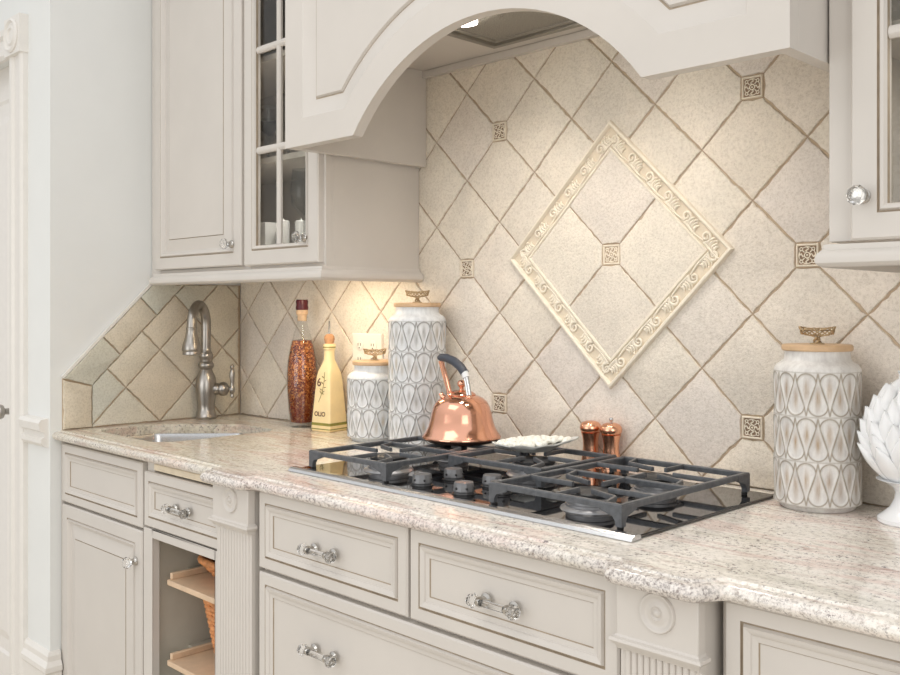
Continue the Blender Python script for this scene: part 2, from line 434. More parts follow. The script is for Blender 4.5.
# relief border: mitred diamond frame with a running wave scroll
m = MB()
R0, W0 = .308, .0505
prof = [(0, 0), (0, .010), (.0025, .014), (.0065, .0145), (.0095, .011), (.0105, .0052), (.042, .0052), (.0435, .010), (.0475, .0105), (.0495, .008), (.0505, 0)]
def fr(ins, h):
    r = R0 - ins * sqrt(2); y = .001 - h
    return [(0, y, ZF - r), (r, y, ZF), (0, y, ZF + r), (-r, y, ZF)]
m.loops([fr(a, h) for a, h in prof], 0, mats=[0, 0, 0, 0, 0, 1, 0, 0, 0, 0])
border = m.build('relief_border', [RELIEF, RELBED], back, smooth=40)
m = MB()
def strip_pt(side, s, w, h):
    # s along the side from its start corner, w inward from outer edge
    c = [(0, -1), (1, 0), (0, 1), (-1, 0)]; a, b = c[side], c[(side + 1) % 4]
    ux, uz = (b[0] - a[0]) / sqrt(2), (b[1] - a[1]) / sqrt(2); nx, nz = -uz, ux
    return (R0 * a[0] + ux * s + nx * w, .001 - h, ZF + R0 * a[1] + uz * s + nz * w)
LS = R0 * sqrt(2); NS = 6; pit = (LS - .040) / NS
for side in range(4):
    for k in range(NS):
        s0 = .020 + pit * (k + .5)
        cs, cw = s0 + .012, .0250
        pts, rad = [], []
        for q in range(34):     # spiral outward
            t = q / 33; a = -pi * .5 - t * 2 * pi * 1.45; r = .0022 + .0105 * t
            pts.append((cs + r * cos(a), cw + r * sin(a))); rad.append(.0022 + .0014 * t)
        ls, lw = pts[-1]
        for q in range(1, 14):  # tail sweeps under the neighbouring wave
            t = q / 13
            pts.append((ls - pit * .95 * t, lw + (.0395 - lw) * sin(pi * .5 * min(1, t * 1.2)) - .010 * max(0, t - .6))); rad.append(.0036 - .0016 * t)
        m.tube([strip_pt(side, s, w, .0072) for s, w in pts], rad, 7)
        for lf in range(4):     # acanthus lobes filling the hollow of the wave
            a0 = s0 - .0035 - lf * .0068; w0 = .0365 - lf * .0004
            pp = [(a0 - .006 * t + .007 * sin(pi * t * .8), w0 - (.0235 - .0030 * lf) * t) for t in [x / 7 for x in range(8)]]
            m.tube([strip_pt(side, s, w, .0068) for s, w in pp], [.0012 + .0028 * sin(pi * min(1, .10 + x / 7.6)) for x in range(8)], 6)
        m.ball(strip_pt(side, s0 - .014, .0145, .0068), .0032, 10, 6)
m.build('scroll_relief', RELIEF, border, smooth=60)
# accent tiles
def accent_mesh():
    m = MB(); s = .0225
    m.rect_rings(-s, s, -s, s, 0, [(0, -.004), (0, .0035), (.0012, .0055), (.0030, .0055), (.0042, .0022)], 0, mats=[0, 0, 0, 0, 1])
    def tor(cx, cz, r, t): m.tube([(cx + r * cos(2 * pi * i / 16), -.0032, cz + r * sin(2 * pi * i / 16)) for i in range(16)], t, 6, True)
    m.ball((0, -.003, 0), .0022, 10, 6); tor(0, 0, .0055, .0012)
    for k in range(4):
        a = k * pi / 2
        pp = [((.006 + .009 * t) * cos(a) + .003 * sin(pi * t * 2) * -sin(a), -.0032, (.006 + .009 * t) * sin(a) + .003 * sin(pi * t * 2) * cos(a)) for t in [x / 7 for x in range(8)]]
        m.tube(pp, .0013, 6)
        b = a + pi / 4
        cx, cz = .0172 * cos(b), .0172 * sin(b)
        tor(cx, cz, .0030, .0011)
        m.tube([(cx * .45, -.003, cz * .45), (cx * .8, -.0034, cz * .8)], .0012, 6)
        for sg in (-1, 1):
            pp = [(.0165 * cos(a + sg * t * .62), -.0032, .0165 * sin(a + sg * t * .62)) for t in [x / 6 for x in range(7)]]
            m.tube(pp, [.0013 - .0001 * x for x in range(7)], 6)
    return m
a0 = accent_mesh().build('accent_tile', [RELIEF, ACCBED], back, smooth=50, loc=(3 * H_, 0, ZM + 3 * H_))
for ai, aj in acc[1:]: dup(a0, back, (ai * H_, 0, ZM + aj * H_))
dup(a0, back, (0, 0, ZF))

# left wall: sloped end, cap row along the slope
m = MB()
reg = [(-.6145, ZT), (-.6145, 1.069), (-.325, 1.358), (0, 1.358), (0, ZT)]
m.prism(reg, XW, XW + .003, 'YZ')
side = tag(m.build('tile_backsplash', GROUT, smooth=0), 'olive beige tile backsplash with a sloped end on the side wall behind the faucet', 'backsplash')
PL = lambda u, v, h: (XW + .0025 + h, u, v)
m = MB()
def clipreg(p):
    p = clip(p, -1, 0, .6135 - .0885); p = clip(p, 0, -1, -(ZT + .002)); p = clip(p, 0, 1, 1.357); p = clip(p, 1, 0, -.010)
    # inner line parallel to the slope
    return clip(p, -1, 1, 1.6835 - .113)
u0, v0 = -.4164, 1.0321
dl = .1145
for i in range(-4, 8):
    for j in range(-6, 7):
        if (i + j) % 2 == 0: continue
        p = clipreg(cell(u0 + i * dl, v0 + j * dl, dl - GR * 1.2))
        if len(p) > 2: put_tile(m, p, PL, .006)
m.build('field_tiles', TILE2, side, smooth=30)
m = MB()
e = .002
# vertical end cap piece
put_tile(m, [(-.6135, ZT + e), (-.5275, ZT + e), (-.5275, 1.0420), (-.6135, 1.0665)], PL, .0085)
# pieces along the slope between outer line v-u=1.6835 and inner v-u=1.572
def sl(t, w): # t along slope, w inward
    return (-.6135 + t / sqrt(2) + w / sqrt(2), 1.070 + t / sqrt(2) - w / sqrt(2))
cut = [0, .172, .345, .52]
for k in range(3):
    a, b_ = cut[k] + (.002 if k else .001), cut[k + 1] - .001
    lo = sl(a, 0); p = [sl(a, 0), sl(b_, 0), sl(b_, .078), sl(a, .078)]
    if k == 0: p = [(-.6135, 1.0705), sl(b_, 0), sl(b_, .078), (-.5262, 1.0455)]
    p = clip(p, 0, 1, 1.357)
    put_tile(m, p, PL, .0085)
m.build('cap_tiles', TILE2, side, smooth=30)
m = MB()
m.loops([[(XW + .002, u, v), (XW + .011, u, v), (XW + .011, u - .006, v + .006), (XW + .002, u - .006, v + .006)] for u, v in (( -.6135, 1.071), (-.325, 1.3595))], 0, True, True, True)
m.build('edge_bead', TRIMW, side, smooth=0)

# ------------------------------------------------------------------ countertop
def arc(c, r, a0, a1, n):
    return [(c[0] + r * cos(a0 + (a1 - a0) * i / n), c[1] + r * sin(a0 + (a1 - a0) * i / n)) for i in range(n + 1)]
def rounded(poly, radii, n=6, closed=True):
    out = []; L = len(poly)
    for i in range(L):
        p = Vector(poly[i])
        r = radii[i] if isinstance(radii, (list, tuple)) else radii
        if r <= 0 or (not closed and i in (0, L - 1)): out.append(tuple(p)); continue
        a = Vector(poly[i - 1]); b = Vector(poly[(i + 1) % L])
        d1 = (a - p).normalized(); d2 = (b - p).normalized()
        ang = d1.angle(d2); t = min(r / math.tan(ang / 2), (a - p).length * .49, (b - p).length * .49)
        p1 = p + d1 * t; p2 = p + d2 * t
        for k in range(n + 1):
            u = k / n; q = p1 * (1 - u) ** 2 + p * 2 * u * (1 - u) + p2 * u * u
            out.append(tuple(q))
    return out
ES, EB, EP, ER = -.644, -.662, -.688, -.646
raw = [(XW, ES), (-.668, ES), (-.640, EP), (-.490, EP), (-.468, EB), (.456, EB), (.474, EP), (.618, EP), (.642, ER), (1.75, ER)]
rrad = [0, .012, .014, .016, .014, .008, .010, .016, .014, 0]
def miter(d):
    out = []
    for i, p in enumerate(raw):
        q = Vector(p); ns = []
        for s_, e_ in ((i - 1, i), (i, i + 1)):
            if 0 <= s_ and e_ < len(raw):
                v = (Vector(raw[e_]) - Vector(raw[s_])).normalized(); ns.append(Vector((v.y, -v.x)))
        n1 = (ns[0] + ns[-1]).normalized(); out.append(tuple(q - n1 * (d / max(.3, n1.dot(ns[0])))))
    return rounded(out, rrad, 5, False)
path = miter(0)
def offs(path, d):
    out = []
    for i, p in enumerate(path):
        a = Vector(path[max(0, i - 1)]); b = Vector(path[min(len(path) - 1, i + 1)]); q = Vector(p)
        n1 = None
        for s, e in ((a, q), (q, b)):
            v = e - s
            if v.length > 1e-6:
                v.normalize(); nn = Vector((v.y, -v.x)); n1 = nn if n1 is None else (n1 + nn)
        n1.normalize(); out.append((q.x - n1.x * d, q.y - n1.y * d))
    return out
prof = [(.034, 0), (.026, -.0002), (.0245, -.003), (.021, -.0045), (.014, -.0035), (.0075, -.005), (.003, -.009), (0, -.015), (.0005, -.020), (.004, -.0265), (.010, -.030), (.020, -.031)]
m = MB()
m.loops([[(x, y, ZT + z * .9) for x, y in miter(d)] for d, z in prof], 0, False)
top_in = miter(.034); bot_in = miter(.020)
sink = rounded([(-1.480, -.548), (-1.130, -.548), (-1.092, -.50), (-1.092, -.160), (-1.300, -.160), (-1.480, -.350)], [.06, .05, .08, .06, .03, .05], 8)
outer = top_in + [(1.75, -.004), (XW, -.004)]
def fill(loop_out, holes, z):
    loops = [[Vector((x, y, z)) for x, y in loop_out]] + [[Vector((x, y, z)) for x, y in h] for h in holes]
    tris = tessellate_polygon(loops); pts = [p for l in loops for p in l]
    m.add(pts, [list(t) for t in tris])
# sink cut-out edge and the cooktop cut-out
CX0, CX1, CY0, CY1 = -.482, .425, -.553, -.061
cook_hole = [(CX0 + .03, CY0 + .03), (CX1 - .03, CY0 + .03), (CX1 - .03, CY1 - .03), (CX0 + .03, CY1 - .03)]
fill(outer, [sink, cook_hole], ZT)
fill(bot_in + [(1.75, -.004), (XW, -.004)], [sink, cook_hole], ZT - .0279)
for hl in (sink, cook_hole):
    m.loops([[(x, y, ZT) for x, y in hl], [(x, y, ZT - .0279) for x, y in hl]])
m.add([(XW, -.004, ZT), (XW, -.004, ZT - .0279), (1.75, -.004, ZT - .0279), (1.75, -.004, ZT)], [(0, 1, 2, 3)])
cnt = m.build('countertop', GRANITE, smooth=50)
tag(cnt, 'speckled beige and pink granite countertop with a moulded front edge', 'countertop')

# ------------------------------------------------------------------ sink
sk = thing('sink', 'stainless steel undermount sink set in the granite below the faucet', 'sink', (-1.29, -.36, ZT - .0279))
m = MB()
def sl_(loop, k, z): return [((x + 1.29) * k, (y + .36) * k, z) for x, y in loop]
m.loops([sl_(sink, 1.04, -.0005), sl_(sink, .985, -.0005), sl_(sink, .965, -.012), sl_(sink, .94, -.12), sl_(sink, .86, -.16), sl_(sink, .15, -.168)], 0, True, False, False)
m.build('basin', STEEL, sk, smooth=50)
m = MB(); m.lathe([(.052, 0), (.05, .003), (.038, .002), (.03, -.006), (0, -.006)], (0, .0, -.1665), 28); m.build('drain', STEEL, sk)

# ------------------------------------------------------------------ faucet
f = thing('faucet', 'brushed nickel gooseneck pull-down faucet standing at the sink corner', 'faucet', (-1.508, -.158, ZT))
m = MB()
m.lathe([(.034, 0), (.036, .006), (.032, .010), (.031, .020), (.0285, .026), (.0268, .034), (.0282, .05), (.0325, .085), (.0345, .11), (.0312, .135), (.0215, .157), (.0190, .163), (.0225, .168), (.0255, .172), (.0255, .180), (.0220, .186), (.0180, .190), (.0180, .196), (.0225, .203), (.0235, .210), (.0205, .217), (.0165, .222), (.0157, .232)], (0, 0, 0), 36)
m.build('body', NICKEL, f, smooth=40)
dx, dy = .600, -.800
pts = [(0, 0, .225), (0, 0, .27), (0, 0, .31)]
Rg = .058
for i in range(1, 15):
    a = pi * i / 15 * .98
    pts.append(((Rg - Rg * cos(a)) * dx, (Rg - Rg * cos(a)) * dy, .310 + Rg * sin(a) * 1.12))
hx, hy = 2 * Rg * dx, 2 * Rg * dy
pts.append((hx, hy, .300))
m = MB(); m.tube(pts, .0155, 16); m.build('spout', NICKEL, f, smooth=60)
m = MB(); m.lathe([(.0157, .304), (.0175, .302), (.0175, .297), (.0168, .294), (.0190, .280), (.0230, .264), (.0285, .248), (.0300, .236), (.0300, .230), (.0275, .227), (.0285, .218), (.0255, .216), (.0, .217)][::-1], (hx, hy, 0), 32)
m.build('spray_head', NICKEL, f, smooth=40)
m = MB()
hd_ = Vector((.709, .705, 0))
def along(t, z): return (hd_.x * t, hd_.y * t, z)
rings = []
for t, r in ((.020, .019), (.040, .019), (.043, .0175), (.048, .0222), (.058, .0235), (.068, .0200), (.074, .010), (.078, .005)):
    c = Vector(along(t, .098)); w = Vector((-hd_.y, hd_.x, 0))
    rings.append([c + (w * cos(2 * pi * k / 20) + Vector((0, 0, 1)) * sin(2 * pi * k / 20)) * r for k in range(20)])
m.loops(rings, 0, True, True, True)
c = along(.086, 0)
m.lathe([(0, .068), (.005, .070), (.0065, .076), (.004, .081), (.0085, .088), (.010, .096), (.0085, .103), (.005, .108), (.0065, .120), (.0088, .138), (.0088, .150), (.0060, .160), (.0045, .163), (.0070, .168), (.0070, .173), (.003, .178), (0, .179)], c, 18)
m.tube([along(.07, .098), along(.086, .097)], .006, 10)
m.build('lever_handle', NICKEL, f, smooth=45)

# ------------------------------------------------------------------ cabinet fronts
DRW = [(0, -.019), (0, -.0035), (.0035, 0), (.024, 0), (.0255, -.0030), (.0275, -.0030), (.0300, .0028), (.0350, .0012), (.0385, -.0005), (.0400, -.0030), (.0485, -.0040), (.0500, -.0062), (.0520, -.0062)]
DRM = [0, 0, 0, 1, 1, 0, 0, 0, 0, 0, 1, 0]
RPD = [(0, -.019), (0, -.0035), (.0035, 0), (.036, 0), (.0375, -.0030), (.0390, -.0030), (.0420, .0024), (.0470, 0), (.0505, -.0045), (.0525, -.0075), (.056, -.0080), (.0900, -.0015), (.0910, -.0030), (.0922, -.0006), (.0925, -.0006)]
RPM = [0, 0, 0, 1, 1, 0, 0, 0, 0, 0, 0, 1, 1, 0]
def front(name, parent, x0, x1, z0, z1, y, steps=DRW, mats=DRM):
    m = MB(); m.rect_rings(x0, x1, z0, z1, y, steps, mats=mats)
    return m.build(name, [CAB, GLAZE], parent, smooth=0)
def knob(parent, x, y, z, s=1.0):
    """faceted glass knob on a nickel foot"""
    m = MB(); m.lathe([(.0115 * s, 0), (.0115 * s, .003), (.0085 * s, .006), (.0075 * s, .013), (.009 * s, .016)], (x, y, z), 20, axis='Y')
    m.build('knob_foot', CHROME, parent, smooth=40)
    m = MB(); m.lathe([(.008 * s, .0155), (.0125 * s, .019), (.0155 * s, .026), (.0125 * s, .033), (.006 * s, .036)], (x, y, z), 10, axis='Y')
    g = m.build('crystal_knob', CRYSTAL, parent, smooth=0); g['label'] = 'faceted clear glass knob'
def pull(parent, x, y, z):
    for s in (-1, 1):
        m = MB()
        m.lathe([(.0115, 0), (.0115, .003), (.007, .006), (.006, .012), (.0085, .0145), (.0085, .020), (.004, .0260)], (x + s * .031, y, z), 18, axis='Y')
        p = m.build('pull_post', CHROME, parent, smooth=40); p['label'] = 'nickel post of the glass pull'
    m = MB()
    R = []
    for t, r in ((-.062, .004), (-.060, .0095), (-.050, .0125), (-.041, .0085), (-.038, .006), (.038, .006), (.041, .0085), (.050, .0125), (.060, .0095), (.062, .004)):
        R.append([(x + t * .87, y - .020 + r * cos(2 * pi * k / 10), z + r * sin(2 * pi * k / 10)) for k in range(10)])
    m.loops(R, 0, True, True, True)
    g = m.build('glass_pull', CRYSTAL, parent, smooth=0); g['label'] = 'clear glass bar pull'

# sink base cabinet
YS, YB, YR = -.618, -.638, -.618
c = thing('base_cabinet', 'greige base cabinet below the sink, one blank drawer front over one door', 'cabinet', (-1.30, -.3, 0))
def at0(p): return p.location
def cab(name, label, cx, cy): return thing(name, label, 'cabinet', (cx, cy, 0))
class L:   # parts are written in world terms and shifted under their thing
    pass
def shift(root):
    for k in kids(root):
        k.location = k.location - root.location
def carcass(parent, x0, x1, yf, z0, z1, name='carcass', recess_left=0):
    m = MB(); t = .018
    m.box(x0, x0 + t, yf, -.012, z0, z1); m.box(x1 - t, x1, yf, -.012, z0, z1)
    m.box(x0 + t, x1 - t, -.022, -.012, z0, z1); m.box(x0 + t, x1 - t, yf + .02, -.022, z0, z0 + t)
    return m
ZB = ZT - .0295
m = carcass(c, XW + .003, -1.042, YS + .020, .10, ZB); m.box(XW + .003, -1.5505, YS + .0, YS + .02, .10, ZB); m.box(-1.5505, -1.042, YS + .0195, YS + .035, .66, ZB)
m.box(XW + .02, -1.06, -.55, -.53, 0, .10)
m.build('carcass', CAB, c, bevel=.001)
front('drawer_front', c, -1.5485, -1.0485, .706, .8775, YS)
dr = front('door', c, -1.5485, -1.0485, .115, .698, YS, RPD, RPM)
knob(dr, -1.0790, YS, .6150)
shift(c)

# open tray cabinet
c = thing('base_cabinet', 'greige base cabinet with a low drawer over open pull-out wooden trays', 'cabinet', (-.84, -.3, 0))
m = MB(); x0, x1, t = -1.038, -.642, .018
m.box(x0, x0 + t, YS + .02, -.012, .10, ZB); m.box(x1 - t, x1, YS + .02, -.012, .10, ZB)
m.box(x0 + t, x1 - t, -.022, -.012, .10, ZB); m.box(x0 + t, x1 - t, YS + .02, -.022, .10, .118)
m.box(x0 + t, x1 - t, -.60, -.022, .700, .712)
m.box(x0 + .03, x1, -.55, -.53, 0, .10)
m.build('carcass', CABIN, c)
m = MB()
m.box(x0, x0 + .046, YS, YS + .02, .10, .712); m.box(x1 - .046, x1, YS, YS + .02, .10, .712)
m.box(x0 + .046, x1 - .046, YS, YS + .02, .690, .712); m.box(x0 + .046, x1 - .046, YS, YS + .02, .10, .14)
m.box(x0, x0 + .036, YS + .012, YS + .03, .712, ZB); m.box(x1 - .036, x1, YS + .012, YS + .03, .712, ZB)
m.build('face_frame', CAB, c, bevel=.0015)
dr = front('drawer_front', c, x0 + .002, x1 - .002, .716, .8585, YS)
pull(dr, -.840, YS - .0, .785)
m = MB(); m.box(x0 + .040, x1 - .040, YS + .008, -.05, .8625, .880); m.build('cutting_board', BOARD, c, bevel=.002)
for z in (.574, .368):
    m = MB(); tx0, tx1 = -.952, -.664
    m.box(tx0, tx1, -.598, -.06, z, z + .014)
    m.box(tx0, tx0 + .012, -.590, -.06, z + .014, z + .030); m.box(tx1 - .012, tx1, -.590, -.06, z + .014, z + .030)
    m.box(tx0 + .012, tx1 - .012, -.072, -.06, z + .014, z + .034)
    m.build('pull_out_tray', WOOD, c, bevel=.002)
    for ra, rb in ((x0 + t, tx0 - .001), (tx1 + .001, x1 - t)):
        m = MB(); m.box(ra, rb, -.50, -.08, z + .002, z + .012); m.build('tray_runner', CABIN, c, smooth=0)
shift(c)

# wicker baskets on the trays
def basket(name, label, x, y, z, w, d, h):
    r = thing(name, label, 'basket', (x, y, z), 0, 'wicker baskets on the trays')
    m = MB(); rows = max(5, int(h / .0135))
    def loop(k, amp, ph, n=72):
        f = .80 + .20 * k / rows; hw, hd = w / 2 * f, d / 2 * f; o = []
        for i in range(n):
            a = 2 * pi * i / n; ca, sa = cos(a), sin(a); e = .42
            px = hw * math.copysign(abs(ca) ** e, ca); py = hd * math.copysign(abs(sa) ** e, sa)
            q = 1 + amp / max(hw, hd) * sin(i * pi / 2 + ph)
            o.append((px * q, py * q, .006 + (h - .012) * k / rows))
        return o
    for k in range(rows + 1): m.tube(loop(k, .0045, pi * (k % 2) + pi / 4), .0062, 6, True)
    m.tube(loop(rows + .6, 0, 0), .009, 8, True)
    for s in range(0, 72, 4): m.tube([loop(k, 0, 0)[s] for k in (0, rows / 2, rows)], .0042, 5)
    m.build('weave', WICK, r, smooth=60)
    m = MB(); b = loop(0, 0, 0); m.add([(p[0], p[1], .004) for p in b] + [(p[0], p[1], .010) for p in b], [list(range(72))[::-1], list(range(72, 144))])
    m.build('base', WICK, r, smooth=0)
basket('wicker_basket', 'low wicker basket lying on the upper pull-out tray', -.800, -.37, .588, .25, .34, .052)
basket('wicker_basket', 'tall woven wicker basket standing on the lower pull-out tray', -.765, -.41, .382, .175, .31, .176)

# pilasters with a bullseye block and a reeded shaft
YP = -.658
def pilaster(label, xa, xb, loc):
    r = thing('pilaster', label, 'pilaster', loc, 0, None)
    w = (xb - xa) / 2
    m = MB()
    m.box(-w + .004, w - .004, 0.0, .30, 0.0, ZB)     # core goes back into the run
    pl = m.build('shaft_core', CAB, r, bevel=.001)
    m = MB(); m.box(-w, w, -.020, 0, .800, ZB); 
    b = m.build('rosette_block', CAB, r, bevel=.002)
    m = MB(); m.lathe([(q * .92, z) for q, z in [(.031, 0), (.031, .0018), (.0295, .0042), (.0265, .0042), (.0240, .0012), (.0180, .0008), (.0130, .0030), (.0108, .0036), (.0090, .0014), (.0068, .0012), (.0045, .0050), (.0, .0056)]], (.003, -.020, .8565), 40, axis='Y')
    m.build('bullseye_rosette', CAB, b, smooth=60)
    m = MB()
    pf = [(0, 0), (-.020, 0), (-.022, -.003), (-.027, -.005), (-.028, -.009), (-.026, -.012), (-.021, -.016), (-.017, -.022), (-.012, -.024), (0, -.024)]
    R = []
    for dy, dz in pf: 
        e = -dy; R.append([(-w - max(0, e - .020) , 0, .812 + dz), (-w - max(0, e - .020), -e, .812 + dz), (w + max(0, e - .020), -e, .812 + dz), (w + max(0, e - .020), 0, .812 + dz)])
    m.loops(R, 0, True, True, True); m.build('capital_moulding', CAB, r, smooth=25)
    m = MB(); n = 11; x = []
    ww = w - .006
    pl_ = [(-w + .001, 0), (-w + .001, -.009), (-ww + .003, -.009)]
    pit = (2 * ww - .006) / n
    for k in range(n):
        for q in range(7):
            a = pi - pi * q / 6; pl_.append((-ww + .003 + pit * (k + .5) + pit * .47 * cos(a), -.009 - .0045 * sin(a)))
    pl_ += [(ww - .003, -.009), (w - .001, -.009), (w - .001, 0)]
    m.prism(pl_, .0, .790, 'XY'); m.build('reeded_shaft', CAB, r, smooth=40)
    return r
pilaster('reeded greige pilaster with bullseye rosette, beside the open tray cabinet', -.632, -.488, (-.560, YP + .020, 0))
pilaster('reeded greige pilaster with bullseye rosette, at the right of the cooktop drawers', .474, .608, (.541, YP + .020, 0))

# cooktop drawer cabinet
c = thing('base_cabinet', 'greige base cabinet below the cooktop, two drawers side by side over wide drawers', 'cabinet', (0, -.3, 0))
m = MB(); x0, x1, t = -.482, .468, .018
m.box(x0, x0 + t, YB + .020, -.012, .10, ZB); m.box(x1 - t, x1, YB + .02, -.012, .10, ZB); m.box(x0 + t, x1 - t, -.022, -.012, .10, ZB)
m.box(x0 + t, x1 - t, YB + .02, -.022, .10, .118); m.box(x0 + t, x1 - t, YB + .0195, YB + .035, .118, ZB); m.box(x0 + .02, x1 - .02, -.56, -.54, 0, .10)
m.build('carcass', CAB, c)
for xa, xb, z0, z1, pz in ((-.4765, .0015, .7195, .8860, None), (.0085, .4645, .7195, .8860, None), (-.4765, .4645, .415, .711, 1), (-.4765, .4645, .115, .407, 1)):
    d = front('drawer_front', c, xa, xb, z0, z1, YB)
    if pz: [pull(d, q, YB, z1 - .118) for q in (-.243, .243)]
    else: pull(d, (xa + xb) / 2 - .006, YB, .796)
shift(c)

# right base cabinet
c = thing('base_cabinet', 'greige base cabinet at the right end, beside the right pilaster', 'cabinet', (1.1, -.3, 0))
m = MB(); x0, x1, t = .612, 1.70, .018
m.box(x0, x0 + t, YR + .020, -.012, .10, ZB); m.box(x1 - t, x1, YR + .02, -.012, .10, ZB); m.box(x0 + t, x1 - t, -.022, -.012, .10, ZB)
m.box(x0 + t, x1 - t, YR + .02, -.022, .10, .118); m.box(x0 + t, x1 - t, YR + .0195, YR + .035, .118, ZB); m.box(x0 + .02, x1 - .02, -.56, -.54, 0, .10)
m.build('carcass', CAB, c)
for xa, xb in ((.624, 1.155), (1.165, 1.695)):
    d = front('drawer_front', c, xa, xb, .7195, .8845, YR); pull(d, (xa + xb) / 2, YR, .796)
    d = front('door', c, xa, xb, .115, .711, YR, RPD, RPM); knob(d, xb - .03 if xa < 1 else xa + .03, YR, .63)
shift(c)

# ------------------------------------------------------------------ upper cabinets
YU = -.346     # door face
GLS = [(.0, -.019), (0, -.0035), (.0035, 0), (.040, 0), (.0415, -.0028), (.0430, -.0028), (.0455, .0024), (.0500, .0008), (.0535, -.005), (.0545, -.012), (.0545, -.019)]
GLM = [0, 0, 0, 1, 1, 0, 0, 0, 1, 0]
def glass_door(parent, x0, x1, z0, z1, mx, mzs, kx, kz, s=1.0):
    m = MB(); m.rect_rings(x0, x1, z0, z1, YU, GLS, fill=False, back=False, mats=GLM)
    d = m.build('glass_door', [CAB, GLAZE], parent, smooth=0); d['label'] = 'white framed door with seeded glass panes'
    gx0, gx1, gz0, gz1 = x0 + .0545, x1 - .0545, z0 + .0545, z1 - .0545
    mp = [(-.0095, .0), (-.0095, .006), (-.006, .009), (-.003, .0105), (.003, .0105), (.006, .009), (.0095, .006), (.0095, 0)]
    for x in mx:
        m = MB(); m.loops([[(x + u, YU + .016 - h, z) for u, h in mp] for z in (gz0, gz1)], 0, True, True, True); m.build('muntin', CAB, d, smooth=0)
    for z in mzs:
        m = MB(); m.loops([[(x, YU + .0155 - h, z + u) for u, h in mp] for x in (gx0, gx1)], 0, True, True, True); m.build('muntin', CAB, d, smooth=0)
    xs = [gx0] + list(mx) + [gx1]; zs = [gz0] + list(mzs) + [gz1]
    for a, b in zip(xs, xs[1:]):
        for e, g in zip(zs, zs[1:]):
            m = MB(); m.box(a - .002, b + .002, YU + .0165, YU + .0185, e - .002, g + .002); m.build('glass_pane', PANE, d, smooth=0)
    knob(d, kx, YU, kz, s)
    return d
def upper_shell(c, x0, x1, zb, zt, shelves, left_open=False):
    t = .018; m = MB(); yf = YU + .020
    m.box(x0, x0 + t, yf, -.004, zb, zt); m.box(x1 - t, x1, yf, -.004, zb, zt)
    m.box(x0 + t, x1 - t, -.014, -.004, zb, zt); m.box(x0 + t, x1 - t, yf, -.014, zb + .012, zb + .030); m.box(x0 + t, x1 - t, yf, -.014, zt - t, zt)
    m.build('carcass', CAB, c, bevel=.001)
RAIL = [(0, .034), (.004, .034), (.006, .030), (.006, .026), (.010, .024), (.016, .019), (.019, .012), (.018, .005), (.013, .001), (.006, -.002), (0, -.002)]
def rail(c, pts, z):
    """light rail swept along (x, y) with outward normals to the right of travel"""
    out = []
    for h, dz in RAIL: out.append([(x, y, z + dz) for x, y in offs(pts, -h)])
    m = MB(); n = len(pts)
    m.loops([[out[k][i] for k in range(len(RAIL))] for i in range(n)], 0, True, True, True)
    m.build('light_rail', CAB, c, smooth=30)
ZUB, ZUT = 1.386, 2.45
c = thing('wall_cabinet', 'greige wall cabinet above the sink, one panel door beside a seeded glass door', 'cabinet', (-1.10, -.17, ZUB))
x0, x1 = XW + .003, -.645
upper_shell(c, x0, x1, ZUB, ZUT, ())
m = MB(); yf = YU + .020
m.box(x0 + .0005, -1.490, yf - .001, yf + .018, ZUB + .0005, ZUT); m.box(-1.018, -.980, yf - .001, yf + .018, ZUB + .0005, ZUT); m.box(-.668, x1 + .0007, yf - .001, yf + .018, ZUB + .0005, ZUT)
m.box(-1.490, -1.018, yf, yf + .018, ZUB, 1.408); m.box(-.980, -.668, yf, yf + .018, ZUB, 1.408)
m.build('face_frame', CAB, c, bevel=.001)
for z in (1.688, 1.975):
    m = MB(); m.box(x0 + .019, x1 - .019, yf + .045, -.0145, z, z + .016); m.build('shelf', CAB, c, bevel=.001)
d = front('door', c, -1.4985, -1.0065, 1.400, 2.44, YU, RPD, RPM); knob(d, -1.050, YU, 1.461)
glass_door(c, -.9910, -.6530, 1.398, 2.44, (-.837,), (1.712, 1.987), -.708, 1.462)
m = MB(); m.box(-.649, -.6445, -.300, -.012, 1.405, 2.42)
m.build('side_panel', CAB, c, smooth=0)
rail(c, [(XW + .040, YU + .008), (x1, YU + .008), (x1, -.004)], 1.354)
shift(c)
c = thing('wall_cabinet', 'greige wall cabinet with a seeded glass door at the right of the hood', 'cabinet', (1.1, -.17, ZUB))
x0, x1 = .645, 1.45
upper_shell(c, x0, x1, ZUB, ZUT, ())
m = MB(); m.box(x0 - .0007, .700, yf - .001, yf + .018, ZUB + .0005, ZUT); m.box(1.04, 1.07, yf, yf + .018, ZUB, ZUT); m.box(1.42, x1, yf, yf + .018, ZUB, ZUT)
m.box(.70, 1.04, yf, yf + .018, ZUB, 1.408); m.box(1.07, 1.42, yf, yf + .018, ZUB, 1.408)
m.build('face_frame', CAB, c, bevel=.001)
for z in (1.712, 1.985):
    m = MB(); m.box(.664, 1.431, yf + .045, -.014, z, z + .016); m.build('shelf', CAB, c, bevel=.001)
glass_door(c, .685, 1.050, 1.386, 2.44, (.8675,), (1.695, 1.98), .705, 1.452)
glass_door(c, 1.056, 1.420, 1.386, 2.44, (1.238,), (1.695, 1.98), 1.400, 1.452)
rail(c, [(x0, -.004), (x0, YU + .008), (x1, YU + .008)], 1.348)
shift(c)

